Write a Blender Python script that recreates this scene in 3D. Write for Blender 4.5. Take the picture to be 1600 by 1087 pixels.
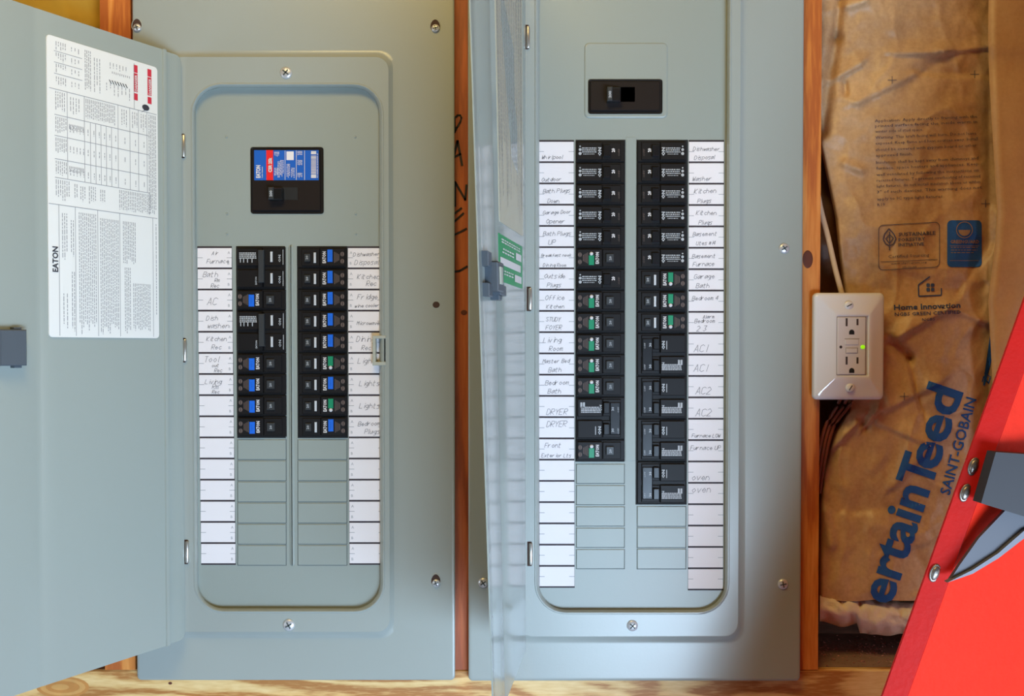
import bpy, math, random
from mathutils import Vector, noise
for o in list(bpy.data.objects): bpy.data.objects.remove(o)
SC = bpy.context.scene
random.seed(7)
# ---------------------------------------------------------------- camera
F = 1400.0; S = 0.0254/33.1; D = F*S; Z0 = 1.5; PITCH = math.radians(1.0)
CAM = Vector((0, -D, Z0))
cd = bpy.data.cameras.new('camera'); cam = bpy.data.objects.new('camera', cd)
SC.collection.objects.link(cam); SC.camera = cam
cd.sensor_width = 36; cd.lens = F/1600*36; cd.clip_start = 0.02
cam.location = CAM; cam.rotation_euler = (math.pi/2-PITCH, 0, 0)
# shift so that the photograph's middle row looks straight at the wall
cd.shift_y = -math.tan(PITCH)*F/1600*-1
SC.view_settings.view_transform = 'Standard'; SC.view_settings.look = 'None'
SC.view_settings.gamma = 1; SC.view_settings.use_curve_mapping = False
SC.view_settings.exposure = -0.12
# ---------------------------------------------------------------- world, sun, window light
w = bpy.data.worlds.new('sky'); SC.world = w; w.use_nodes = True
bg = w.node_tree.nodes['Background']; bg.inputs[0].default_value = (0.55, 0.72, 1.0, 1); bg.inputs[1].default_value = 1.2
def light(name, kind, loc, rot, energy, color, size=None, sizey=None):
    l = bpy.data.lights.new(name, kind); l.energy = energy; l.color = color
    if kind == 'AREA':
        l.shape = 'RECTANGLE'; l.size = size; l.size_y = sizey or size
    o = bpy.data.objects.new(name, l); o.location = loc; o.rotation_euler = rot
    SC.collection.objects.link(o); return o
def aim(v): return Vector(v).to_track_quat('-Z', 'Y').to_euler()
sun = light('sun', 'SUN', (3, -2, 3), aim((-0.80, 0.42, -0.42)), 2.0, (1.0, 0.93, 0.82)); sun.data.angle = 0.01
# daylight entering through the two window openings and an opening added low behind as the key
light('left_window_daylight', 'AREA', (-1.93, -1.3, 1.25), aim((1, 0.25, -0.1)), 9, (0.72, 0.86, 1.0), 0.8, 0.8)
light('right_window_daylight', 'AREA', (2.13, -1.35, 1.25), aim((-1, 0.3, 0.0)), 12, (0.84, 0.91, 1.0), 0.9, 0.9)
light('low_opening_key', 'AREA', (0.98, -2.12, 0.50), aim((-0.28, 1, -0.15)), 106, (0.56, 0.76, 1.0), 1.5, 0.8)
light('warm_top_fill', 'AREA', (-0.2, -0.8, 2.45), aim((0.0, 0.45, -1)), 9, (1.0, 0.72, 0.25), 0.6, 0.3)  # added warm fill for the panel tops; no lamp is known there

# ---------------------------------------------------------------- mapping
def W(px, py, d=0.0):
    """point of the photograph at a distance d in front of the wall plane -> (x, z)"""
    cx = (px-800)/F; cz = -(py-543.5)/F + math.tan(PITCH)
    dx = cx; dy = math.cos(PITCH)+cz*math.sin(PITCH); dz = -math.sin(PITCH)+cz*math.cos(PITCH)
    t = (D-d)/dy
    return dx*t, Z0+dz*t
def P(px, py, d=0.0):
    x, z = W(px, py, d); return (x, -d, z)

# ---------------------------------------------------------------- mesh helpers
class MB:
    def __init__(s): s.v = []; s.f = []; s.sm = []
    def add(s, vs, fs, smooth=False):
        b = len(s.v); s.v += [tuple(v) for v in vs]; s.f += [[i+b for i in f] for f in fs]; s.sm += [smooth]*len(fs); return s
    def quad(s, a, b, c, d): return s.add([a, b, c, d], [[0, 1, 2, 3]])
    def loft(s, rings, cap0=False, cap1=True, smooth=False, close=True):
        n = len(rings[0]); vs = [p for r in rings for p in r]; fs = []
        for k in range(len(rings)-1):
            for i in range(n if close else n-1):
                j = (i+1) % n; fs.append([k*n+i, k*n+j, (k+1)*n+j, (k+1)*n+i])
        s.add(vs, fs, smooth)
        if cap0: s.add(rings[0], [list(range(n))[::-1]])
        if cap1: s.add(rings[-1], [list(range(n))])
        return s
    def box(s, x0, x1, z0, z1, d0, d1, b=0.0, cap0=False):
        """slab facing the camera from depth d0 (back) to d1 (front) with a bevel b"""
        if x0 > x1: x0, x1 = x1, x0
        if z0 > z1: z0, z1 = z1, z0
        def r(i, d): return [(x0+i, -d, z0+i), (x1-i, -d, z0+i), (x1-i, -d, z1-i), (x0+i, -d, z1-i)]
        rings = [r(0, d0), r(0, d1-b)] + ([r(b, d1)] if b else [])
        return s.loft(rings, cap0, True)
    def tube(s, pts, r, n=10, cap=True, smooth=True):
        pts = [Vector(p) for p in pts]; rings = []
        rr = r if isinstance(r, (list, tuple)) else [r]*len(pts)
        for i, p in enumerate(pts):
            t = (pts[min(i+1, len(pts)-1)]-pts[max(i-1, 0)]).normalized()
            a = Vector((0, 0, 1)) if abs(t.z) < 0.9 else Vector((1, 0, 0))
            u = t.cross(a).normalized(); v = t.cross(u).normalized()
            rings.append([tuple(p+(u*math.cos(2*math.pi*k/n)+v*math.sin(2*math.pi*k/n))*rr[i]) for k in range(n)])
        return s.loft(rings, cap, cap, smooth)
def rr(x0, x1, z0, z1, rad, d, n=7):
    """rounded rectangle ring at depth d, counter-clockwise for the camera"""
    if x0 > x1: x0, x1 = x1, x0
    if z0 > z1: z0, z1 = z1, z0
    out = []
    for cx, cz, a in ((x1-rad, z1-rad, 0), (x0+rad, z1-rad, 90), (x0+rad, z0+rad, 180), (x1-rad, z0+rad, 270)):
        for k in range(n):
            t = math.radians(a+90*k/(n-1)); out.append((cx+rad*math.cos(t), -d, cz+rad*math.sin(t)))
    return out
def loc_of(o):
    v = Vector(o.location)
    if o.parent: v += loc_of(o.parent)
    return v
def link(o, parent=None):
    SC.collection.objects.link(o)
    if parent: o.parent = parent
    return o
def obj(name, mb, mat, parent=None, origin=None, local=False):
    """one mesh object; vertices come in world space unless local"""
    vs = mb.v
    if origin is None:
        if local: origin = (0, 0, 0)
        else: origin = [(min(v[i] for v in vs)+max(v[i] for v in vs))/2 for i in range(3)]
    me = bpy.data.meshes.new(name)
    me.from_pydata([(v[0]-origin[0], v[1]-origin[1], v[2]-origin[2]) for v in vs] if not local else vs, [], mb.f)
    me.polygons.foreach_set('use_smooth', mb.sm); me.materials.append(mat); me.update()
    o = bpy.data.objects.new(name, me)
    o.location = Vector(origin) - (loc_of(parent) if parent else Vector())
    return link(o, parent)
def inst(name, me, world_loc, parent):
    o = bpy.data.objects.new(name, me); o.location = Vector(world_loc)-loc_of(parent); return link(o, parent)
def empty(name, loc, label=None, cat=None, group=None, kind=None):
    o = bpy.data.objects.new(name, None); o.location = loc; o.empty_display_size = 0.05; link(o)
    if label: o['label'] = label
    if cat: o['category'] = cat
    if group: o['group'] = group
    if kind: o['kind'] = kind
    return o

# ---------------------------------------------------------------- materials
def srgb(r, g, b):
    f = lambda c: (c/255/12.92) if c/255 <= .04045 else ((c/255+.055)/1.055)**2.4
    return (f(r), f(g), f(b), 1)
def mat(name, col, rough=0.5, metal=0.0, spec=0.5, coat=0.0, bump=0.0, bscale=200, var=0.0, vscale=8, emit=0, sub=0):
    m = bpy.data.materials.new(name); m.use_nodes = True; n = m.node_tree.nodes; l = m.node_tree.links
    p = n['Principled BSDF']; p.inputs['Base Color'].default_value = col; p.inputs['Roughness'].default_value = rough
    p.inputs['Metallic'].default_value = metal; p.inputs['Specular IOR Level'].default_value = spec
    p.inputs['Coat Weight'].default_value = coat; p.inputs['Coat Roughness'].default_value = 0.12
    tc = n.new('ShaderNodeTexCoord')
    if var:
        nz = n.new('ShaderNodeTexNoise'); nz.inputs['Scale'].default_value = vscale; nz.inputs['Detail'].default_value = 5
        l.new(tc.outputs['Object'], nz.inputs['Vector'])
        mx = n.new('ShaderNodeMix'); mx.data_type = 'RGBA'
        mx.inputs[6].default_value = tuple(c*(1-var) for c in col[:3])+(1,); mx.inputs[7].default_value = tuple(min(1, c*(1+var)) for c in col[:3])+(1,)
        l.new(nz.outputs['Fac'], mx.inputs[0]); l.new(mx.outputs[2], p.inputs['Base Color'])
    if bump:
        nb = n.new('ShaderNodeTexNoise'); nb.inputs['Scale'].default_value = bscale; nb.inputs['Detail'].default_value = 2
        l.new(tc.outputs['Object'], nb.inputs['Vector'])
        bp = n.new('ShaderNodeBump'); bp.inputs['Strength'].default_value = bump; bp.inputs['Distance'].default_value = 0.001
        l.new(nb.outputs['Fac'], bp.inputs['Height']); l.new(bp.outputs['Normal'], p.inputs['Normal'])
    if emit:
        p.inputs['Emission Color'].default_value = col; p.inputs['Emission Strength'].default_value = emit
    return m
def wood(name, c1, c2, c3, axis='Z', scale=1.0, rough=0.55):
    m = bpy.data.materials.new(name); m.use_nodes = True; n = m.node_tree.nodes; l = m.node_tree.links
    p = n['Principled BSDF']; p.inputs['Roughness'].default_value = rough
    tc = n.new('ShaderNodeTexCoord'); mp = n.new('ShaderNodeMapping')
    sc = {'Z': (14, 14, 1.2), 'X': (1.6, 12, 12)}[axis]
    mp.inputs['Scale'].default_value = tuple(k*scale for k in sc)
    l.new(tc.outputs['Object'], mp.inputs['Vector'])
    n1 = n.new('ShaderNodeTexNoise'); n1.inputs['Scale'].default_value = 1.1; n1.inputs['Detail'].default_value = 3; n1.inputs['Distortion'].default_value = 0.7
    l.new(mp.outputs[0], n1.inputs['Vector'])
    mu = n.new('ShaderNodeMath'); mu.operation = 'MULTIPLY'; mu.inputs[1].default_value = 46; l.new(n1.outputs['Fac'], mu.inputs[0])
    si = n.new('ShaderNodeMath'); si.operation = 'SINE'; l.new(mu.outputs[0], si.inputs[0])
    n2 = n.new('ShaderNodeTexNoise'); n2.inputs['Scale'].default_value = 30; n2.inputs['Detail'].default_value = 4; l.new(mp.outputs[0], n2.inputs['Vector'])
    ad = n.new('ShaderNodeMath'); ad.operation = 'MULTIPLY_ADD'; ad.inputs[1].default_value = 0.32; l.new(si.outputs[0], ad.inputs[0]); l.new(n2.outputs['Fac'], ad.inputs[2])
    cr = n.new('ShaderNodeValToRGB'); cr.color_ramp.elements[0].position = 0.2; cr.color_ramp.elements[0].color = c1
    cr.color_ramp.elements[1].position = 0.95; cr.color_ramp.elements[1].color = c3
    e = cr.color_ramp.elements.new(0.55); e.color = c2
    l.new(ad.outputs[0], cr.inputs[0]); l.new(cr.outputs[0], p.inputs['Base Color'])
    bp = n.new('ShaderNodeBump'); bp.inputs['Strength'].default_value = 0.15; bp.inputs['Distance'].default_value = 0.001
    l.new(n2.outputs['Fac'], bp.inputs['Height']); l.new(bp.outputs['Normal'], p.inputs['Normal'])
    return m
M = dict(
    paint=mat('grey_enamel', srgb(150, 156, 150), 0.28, spec=0.5, bump=0.04, bscale=350),
    paintd=mat('grey_enamel_plate', srgb(142, 149, 142), 0.36, spec=0.45, bump=0.04, bscale=350),
    groove=mat('groove_shadow_grey', srgb(70, 78, 76), 0.6),
    black=mat('black_breaker_plastic', (0.0065, 0.0052, 0.005, 1), 0.5, spec=0.25),
    brown=mat('dark_brown_plastic', (0.009, 0.0055, 0.005, 1), 0.5, spec=0.25),
    toggle=mat('toggle_black', (0.006, 0.006, 0.007, 1), 0.3),
    togglegrey=mat('toggle_charcoal', (0.035, 0.037, 0.038, 1), 0.35),
    gap=mat('dark_gap', (0.006, 0.006, 0.006, 1), 0.8),
    paper=mat('label_paper', srgb(222, 216, 216), 0.75, spec=0.15),
    sticker=mat('sticker_paper', srgb(220, 220, 216), 0.5, spec=0.3),
    line=mat('label_line_ink', srgb(48, 38, 42), 0.7),
    pencil=mat('pencil_grey', srgb(138, 134, 136), 0.7, spec=0.1),
    ink=mat('print_grey_ink', srgb(150, 150, 152), 0.7, spec=0.1),
    inkdark=mat('print_dark_ink', srgb(60, 60, 66), 0.7, spec=0.1),
    white=mat('print_white', srgb(205, 200, 198), 0.6, spec=0.2),
    greyprint=mat('print_light_grey', srgb(168, 170, 172), 0.6, spec=0.2),
    dimprint=mat('print_dim_brown', srgb(98, 84, 78), 0.6, spec=0.2),
    window=mat('trip_window_white', srgb(190, 192, 194), 0.35),
    blue=mat('blue_label', srgb(22, 98, 205), 0.4),
    bluem=mat('main_label_blue', srgb(16, 88, 176), 0.4),
    green=mat('green_test_button', srgb(18, 128, 88), 0.4),
    greens=mat('green_sticker', srgb(30, 140, 84), 0.45),
    red=mat('red_label', srgb(222, 28, 34), 0.45),
    redp=mat('red_print_bar', srgb(196, 44, 62), 0.5),
    pinkp=mat('pink_print_bar', srgb(228, 160, 155), 0.5),
    zinc=mat('zinc_screw', srgb(205, 205, 206), 0.3, metal=0.45),
    hinge=mat('hinge_steel', srgb(205, 200, 190), 0.28, metal=0.85),
    hole=mat('hole_dark_wood', srgb(64, 42, 32), 0.8),
    strike=mat('clear_catch_plastic', srgb(170, 172, 160), 0.3),
    latch=mat('latch_grey_plastic', srgb(76, 84, 92), 0.4),
    plate=mat('outlet_white_nylon', srgb(226, 224, 226), 0.12, spec=0.6, coat=0.5),
    recept=mat('outlet_face_white', srgb(214, 208, 206), 0.35),
    slot=mat('outlet_slot', srgb(60, 46, 44), 0.6),
    slotl=mat('outlet_slot_grey', srgb(150, 138, 132), 0.6),
    led=mat('green_indicator', srgb(150, 235, 20), 0.3, emit=0.7),
    cable=mat('white_cable_sheath', srgb(214, 190, 160), 0.45),
    copper=mat('brown_cable', srgb(120, 62, 42), 0.35, spec=0.5),
    marker=mat('black_marker_ink', srgb(26, 14, 14), 0.6),
    knot=mat('wood_knot', srgb(96, 44, 22), 0.6, var=0.35, vscale=60),
    bluepr=mat('blue_kraft_print', srgb(48, 96, 172), 0.7, spec=0.1, var=0.12, vscale=60),
    bluefade=mat('faded_blue_kraft_print', srgb(92, 88, 104), 0.8, spec=0.1),
    red_shaded=mat('red_fibreglass_shaded', srgb(190, 20, 12), 0.55, spec=0.25, bump=0.25, bscale=260, var=0.12, vscale=60),  # flange: same red darkened, its weaker light put into the colour
    red_sunlit=mat('red_fibreglass_sunlit', srgb(224, 38, 12), 0.6, spec=0.2, bump=0.4, bscale=180, var=0.14, vscale=70),  # web: same red brightened, sunlight put into the colour
    bracket=mat('grey_steel_bracket', srgb(40, 38, 42), 0.6, metal=0.0),
    brace=mat('grey_brace_strap', srgb(74, 74, 80), 0.5, metal=0.2),
    braceedge=mat('grey_brace_edge', srgb(104, 104, 112), 0.5, metal=0.2),
    rivet=mat('rivet_steel', srgb(140, 132, 124), 0.35, metal=0.8),
    fluff=mat('white_fibreglass_wool', srgb(228, 210, 190), 0.95, spec=0.05, bump=.6, bscale=220, var=0.04, vscale=120),
    dust=mat('pinkish_sawdust', srgb(172, 120, 112), 0.9, spec=0.1, var=0.4, vscale=300),
    yellow=mat('yellow_faced_batt', srgb(186, 152, 62), 0.7, spec=0.2, var=0.18, vscale=30),
    ply=wood('brown_sheathing', srgb(96, 66, 46), srgb(120, 84, 60), srgb(140, 100, 74), 'X'),
    stud=wood('orange_pine_stud', srgb(176, 92, 34), srgb(206, 122, 48), srgb(222, 146, 70), 'Z', 0.8),
    studd=wood('reddish_pine_stud', srgb(150, 72, 34), srgb(176, 88, 42), srgb(190, 104, 54), 'Z', 0.8),
    sill=wood('knotty_pine_board', srgb(172, 112, 52), srgb(216, 172, 106), srgb(232, 196, 134), 'X', 1.1),
    concrete=mat('concrete', srgb(150, 152, 156), 0.8, var=0.15, vscale=4, bump=0.3, bscale=60),
    roof=wood('ceiling_boards', srgb(150, 96, 40), srgb(184, 128, 58), srgb(200, 146, 72), 'X', 0.3),
    dark_wall=mat('dark_reflected_wall', srgb(96, 74, 62), 0.85, var=0.15, vscale=3),  # kept dark so the glossy covers mirror a dark zone
    sidewall=mat('kraft_side_wall', srgb(150, 112, 74), 0.85, var=0.15, vscale=3),
)
def kraft(name, c1, c2):
    m = bpy.data.materials.new(name); m.use_nodes = True; n = m.node_tree.nodes; l = m.node_tree.links
    p = n['Principled BSDF']; p.inputs['Roughness'].default_value = 0.45; p.inputs['Specular IOR Level'].default_value = 0.45
    tc = n.new('ShaderNodeTexCoord'); a = n.new('ShaderNodeTexNoise'); a.inputs['Scale'].default_value = 9; a.inputs['Detail'].default_value = 8; a.inputs['Roughness'].default_value = 0.65
    b = n.new('ShaderNodeTexNoise'); b.inputs['Scale'].default_value = 240; b.inputs['Detail'].default_value = 3
    l.new(tc.outputs['Object'], a.inputs['Vector']); l.new(tc.outputs['Object'], b.inputs['Vector'])
    ad = n.new('ShaderNodeMath'); ad.operation = 'MULTIPLY_ADD'; ad.inputs[1].default_value = 0.3; l.new(b.outputs['Fac'], ad.inputs[0]); l.new(a.outputs['Fac'], ad.inputs[2])
    cr = n.new('ShaderNodeValToRGB'); cr.color_ramp.elements[0].position = 0.42; cr.color_ramp.elements[0].color = c1; cr.color_ramp.elements[1].position = 0.85; cr.color_ramp.elements[1].color = c2
    l.new(ad.outputs[0], cr.inputs[0]); l.new(cr.outputs[0], p.inputs['Base Color'])
    bp = n.new('ShaderNodeBump'); bp.inputs['Strength'].default_value = 0.6; bp.inputs['Distance'].default_value = 0.003
    l.new(a.outputs['Fac'], bp.inputs['Height']); l.new(bp.outputs['Normal'], p.inputs['Normal'])
    return m
M['kraft'] = kraft('kraft_paper', srgb(170, 132, 94), srgb(214, 178, 134))
M['doorpaint'] = mat('grey_enamel_door', srgb(150, 158, 152), 0.2, spec=0.55, bump=0.03, bscale=350)
M['kraftl'] = kraft('light_kraft_paper', srgb(186, 144, 98), srgb(208, 168, 120))
M['kraft_shaded'] = kraft('shaded_kraft_paper', srgb(104, 62, 34), srgb(134, 86, 50))  # kraft darkened: the shade inside the bay is put into the colour

# ---------------------------------------------------------------- room shell
def wallbox(name, lo, hi, m, parent=None, kind='structure', holes=None):
    mb = MB(); x0, y0, z0 = lo; x1, y1, z1 = hi
    mb.add([(x0, y0, z0), (x1, y0, z0), (x1, y1, z0), (x0, y1, z0), (x0, y0, z1), (x1, y0, z1), (x1, y1, z1), (x0, y1, z1)],
           [[0, 3, 2, 1], [4, 5, 6, 7], [0, 1, 5, 4], [1, 2, 6, 5], [2, 3, 7, 6], [3, 0, 4, 7]])
    o = obj(name, mb, m, parent)
    if kind and not parent: o['kind'] = kind
    return o
YB = 0.14                                    # back of the 140 mm deep stud bays
wallbox('floor', (-2.1, -2.4, -0.1), (2.3, 0.16, 0.0), M['concrete'])
wallbox('ceiling', (-2.1, -2.4, 2.55), (2.3, 0.16, 2.65), M['roof'])
def wall_with_hole(name, axis, pos, th, a0, a1, z0, z1, h, m):
    """four lengths of wall around an opening h=(b0,b1,c0,c1)"""
    mb = MB(); b0, b1, c0, c1 = h
    for (p0, p1, q0, q1) in ((a0, b0, z0, z1), (b1, a1, z0, z1), (b0, b1, z0, c0), (b0, b1, c1, z1)):
        if p1-p0 < 1e-6 or q1-q0 < 1e-6: continue
        if axis == 'x': lo, hi = (pos, p0, q0), (pos+th, p1, q1)
        else: lo, hi = (p0, pos, q0), (p1, pos+th, q1)
        x0, y0, zz0 = lo; x1, y1, zz1 = hi
        mb.add([(x0, y0, zz0), (x1, y0, zz0), (x1, y1, zz0), (x0, y1, zz0), (x0, y0, zz1), (x1, y0, zz1), (x1, y1, zz1), (x0, y1, zz1)],
               [[0, 3, 2, 1], [4, 5, 6, 7], [0, 1, 5, 4], [1, 2, 6, 5], [2, 3, 7, 6], [3, 0, 4, 7]])
    o = obj(name, mb, m); o['kind'] = 'structure'; return o
wall_with_hole('wall_left', 'x', -2.1, 0.14, -2.4, 0.16, 0, 2.55, (-1.7, -0.9, 0.85, 1.65), M['sidewall'])
wall_with_hole('wall_right', 'x', 2.16, 0.14, -2.4, 0.16, 0, 2.55, (-1.8, -0.9, 0.7, 1.85), M['sidewall'])
wall_with_hole('wall_front', 'y', -2.4, 0.14, -1.96, 2.16, 0, 2.55, (0.2, 1.8, 0.05, 0.95), M['dark_wall'])  # unseen wall; its low opening is placed for the key light

wall = empty('wall_back', (0, 0, 0), 'open stud wall of orange pine behind the two panels', kind='structure')
d0 = -0.004
zsill = W(800, 1046, d0)[1]
def wbox(name, x0, x1, y0, y1, z0, z1, m, parent=wall): return wallbox(name, (x0, y0, z0), (x1, y1, z1), m, parent)
wbox('sheathing', -1.96, 2.16, YB, YB+0.015, 0, 2.55, M['ply'])
def stud(pxr, wpx, m):
    x1 = W(pxr, 543, d0)[0]; x0 = x1-wpx*S
    return wbox('stud', x0, x1, -d0, YB, zsill, 2.55, m)
stud(208, 48, M['stud']); stud(745, 50, M['studd']); s_right = stud(1281, 52, M['stud'])
x1 = W(1700, 543, d0)[0]; wbox('stud', x1-0.04, x1, -d0+0.02, YB, zsill, 2.55, M['stud'])
# bottom board, front face flush with the studs
mb = MB(); mb.box(-1.5, 1.9, zsill-0.14, zsill, -YB, d0, 0.002)
obj('bottom_plate', mb, M['sill'], wall)
wbox('footing', -1.96, 2.16, 0.02, YB, 0.0, zsill-0.14, M['concrete'])
# knots in board and studs
def disc(px, py, a, b, d, m, name, parent, rot=0, th=0.0006, n=20):
    cx, cz = W(px, py, d); mb = MB()
    def ring(k, dd):
        return [(cx+k*(a*math.cos(t)*math.cos(rot)-b*math.sin(t)*math.sin(rot))*S, -dd, cz+k*(a*math.cos(t)*math.sin(rot)+b*math.sin(t)*math.cos(rot))*S) for t in [2*math.pi*i/n for i in range(n)]]
    mb.loft([ring(1, d), ring(1, d+th*.6), ring(.8, d+th)], False, True)
    return obj(name, mb, m, parent)
disc(1262, 405, 8, 14, d0, M['knot'], 'knot', wall)
disc(725, 488, 5, 4, d0, M['knot'], 'knot', wall)
M['knotl'] = mat('light_wood_knot', srgb(190, 128, 62), 0.6, var=0.3, vscale=50); M['knotr'] = mat('knot_ring', srgb(204, 150, 82), 0.6, var=0.3, vscale=50)
disc(98, 1073, 42, 17, d0, M['knotl'], 'knot', wall, th=.0003); disc(98, 1073, 36, 13.5, d0+.0002, M['knotr'], 'knot', wall, th=.0003); disc(98, 1073, 27, 9.5, d0+.0004, M['knotl'], 'knot', wall, th=.0003); disc(94, 1073, 14, 5, d0+.0006, M['knotr'], 'knot', wall, th=.0003)
disc(266, 1067, 3, 2.2, d0, M['knot'], 'knot', wall, th=.0003)

# ---------------------------------------------------------------- lettering
_tc = {}
def text_geo(s, bold=0.0, res=2):
    key = (s, bold, res)
    if key in _tc: return _tc[key]
    c = bpy.data.curves.new('t', 'FONT'); c.body = s; c.size = 1; c.offset = bold; c.resolution_u = res
    o = bpy.data.objects.new('t', c); SC.collection.objects.link(o)
    dg = bpy.context.evaluated_depsgraph_get(); dg.update()
    me = bpy.data.meshes.new_from_object(o.evaluated_get(dg))
    vs = [(v.co.x, v.co.y) for v in me.vertices]; fs = [list(p.vertices) for p in me.polygons]
    x0 = min((v[0] for v in vs), default=0); x1 = max((v[0] for v in vs), default=1)
    bpy.data.objects.remove(o); bpy.data.curves.remove(c); bpy.data.meshes.remove(me)
    _tc[key] = ([(x-x0, y) for x, y in vs], fs, x1-x0); return _tc[key]
def put_text(mb, s, place, ux, uy, width=None, height=0.7, bold=0.0, res=2):
    """s along ux from place in a 2-D frame; place/ux/uy are in that frame; cap height = height"""
    vs, fs, w = text_geo(s, bold, res); k = height/0.7; kx = (width/w) if width else k
    mb.append(([(place[0]+ux[0]*x*kx+uy[0]*y*k, place[1]+ux[1]*x*kx+uy[1]*y*k) for x, y in vs], fs))
# single-stroke hand lettering, x 0-4, y with the baseline at 2
G = {'A': '02 28 42,14 34', 'B': '02 08 38 47 35 05,35 44 43 32 02', 'C': '47 28 07 03 22 43', 'D': '02 08 28 46 44 22 02', 'E': '48 08 02 42,05 35', 'F': '48 08 02,05 35',
     'G': '47 28 07 03 22 43 45 25', 'K': '08 02,48 04 42', 'L': '08 02 42', 'M': '02 08 25 48 42', 'N': '02 08 42 48', 'O': '28 06 04 22 44 46 28', 'P': '02 08 38 47 46 35 05',
     'R': '02 08 38 47 46 35 05 42', 'S': '47 28 07 25 44 32 03', 'T': '08 48,28 22', 'U': '08 03 22 43 48', 'W': '08 12 26 32 48', 'X': '08 42,48 02', 'Y': '08 25 48,25 22',
     'a': '46 26 04 12 34 46 42', 'b': '08 02 22 44 26 05', 'c': '45 26 04 22 43', 'd': '45 26 04 22 44 48 42', 'e': '04 44 26 04 22 43', 'f': '38 17 12,05 35', 'g': '45 26 04 32 46 41 10',
     'h': '08 02,05 26 44 42', 'i': '26 22,28 27', 'k': '08 02,36 04 42', 'l': '18 12 22', 'm': '02 06,05 16 22,25 36 42', 'n': '02 06 05 26 44 42', 'o': '26 04 22 44 26', 'p': '00 06 36 44 22 03',
     'r': '02 06,04 26 36', 's': '46 16 05 34 32 02', 't': '18 12 32,06 36', 'u': '06 03 22 46 42', 'v': '06 22 46', 'w': '06 12 25 32 46', 'x': '06 42,46 02', 'y': '06 24,46 10', 'z': '06 46 02 42',
     '1': '28 22', '2': '07 28 46 02 42', '3': '08 48 25 44 22 03', '4': '38 04 44,38 32', '#': '17 12,37 32,06 46,04 44', ' ': ''}
def hand(mb2, s, x, y, k, rng, slant=0.25, wd=0.75, ybias=0.0, adv=4.9):
    """pen strokes, x/y in px (y down), k px per unit; returns list of quads in px space"""
    for ch in s:
        g = G.get(ch, '')
        for st in g.split(','):
            pts = []
            for t in st.split():
                gx, gy = int(t[0]), int(t[1])-2
                pts.append((x+(gx*0.85+gy*slant)*k+rng.uniform(-.12, .12)*k, y-gy*k+rng.uniform(-.15, .15)*k))
            for a, b in zip(pts, pts[1:]):
                dx, dy = b[0]-a[0], b[1]-a[1]; L = math.hypot(dx, dy) or 1; nx, ny = -dy/L*wd/2, dx/L*wd/2
                mb2.append(([(a[0]+nx, a[1]+ny), (a[0]-nx, a[1]-ny), (b[0]-nx, b[1]-ny), (b[0]+nx, b[1]+ny)], [[0, 1, 2, 3]]))
        x += adv*k*(0.55 if ch in 'il1 ' else 1)*rng.uniform(.92, 1.06); y += ybias
def wall_print(shapes, d):
    """shapes given in photograph pixels laid flat on the plane d"""
    mb = MB()
    for vs, fs in shapes: mb.add([P(x, y, d) for x, y in vs], fs)
    return mb
def dashes(out, x0, x1, y0, y1, pitch, rng, th=1.0, wmin=2.5, wmax=8, gap=1.6, ragged=0.25, along='x'):
    """lines of word-like dashes, along x or y"""
    a = x0 if along == 'y' else y0; aend = x1 if along == 'y' else y1
    while a+th <= aend+0.01:
        b, bend = (y0, y1) if along == 'y' else (x0, x1)
        bend -= (bend-b)*ragged*rng.random()
        while b < bend:
            L = min(rng.uniform(wmin, wmax), bend-b)
            q = [(b, a), (b+L, a), (b+L, a+th), (b, a+th)]
            if along == 'y': q = [(v, u) for u, v in q]
            out.append((q, [[0, 1, 2, 3]])); b += L+gap
        a += pitch

# ---------------------------------------------------------------- breakers (local frame in px units, x right, y up, depth out)
def lbox(mb, x0, x1, y0, y1, z0, z1, b=0.4):
    mb.box(x0*S, x1*S, y0*S, y1*S, z0*S, z1*S, b*S)
def lprint(shapes, z):
    mb = MB()
    for vs, fs in shapes: mb.add([(x*S, -z*S, y*S) for x, y in vs], fs)
    return mb
def rect(x0, x1, y0, y1): return ([(x0, y0), (x1, y0), (x1, y1), (x0, y1)], [[0, 1, 2, 3]])
def mesh_of(mb, name, m):
    me = bpy.data.meshes.new(name); me.from_pydata(mb.v, [], mb.f); me.polygons.foreach_set('use_smooth', mb.sm); me.materials.append(m); me.update(); return me
WB, HB = 75.0, 33.1
def mirror(shapes): return [([(WB-x, y) for x, y in vs][::-1], [[len(vs)-1-i for i in f] for f in fs][::1]) for vs, fs in shapes]
def vtext(out, s, x, y0, y1, h, bold=0.02):
    put_text(out, s, (x, y0), (0, 1), (-1, 0), width=y1-y0, height=h, bold=bold, res=1)
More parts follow.
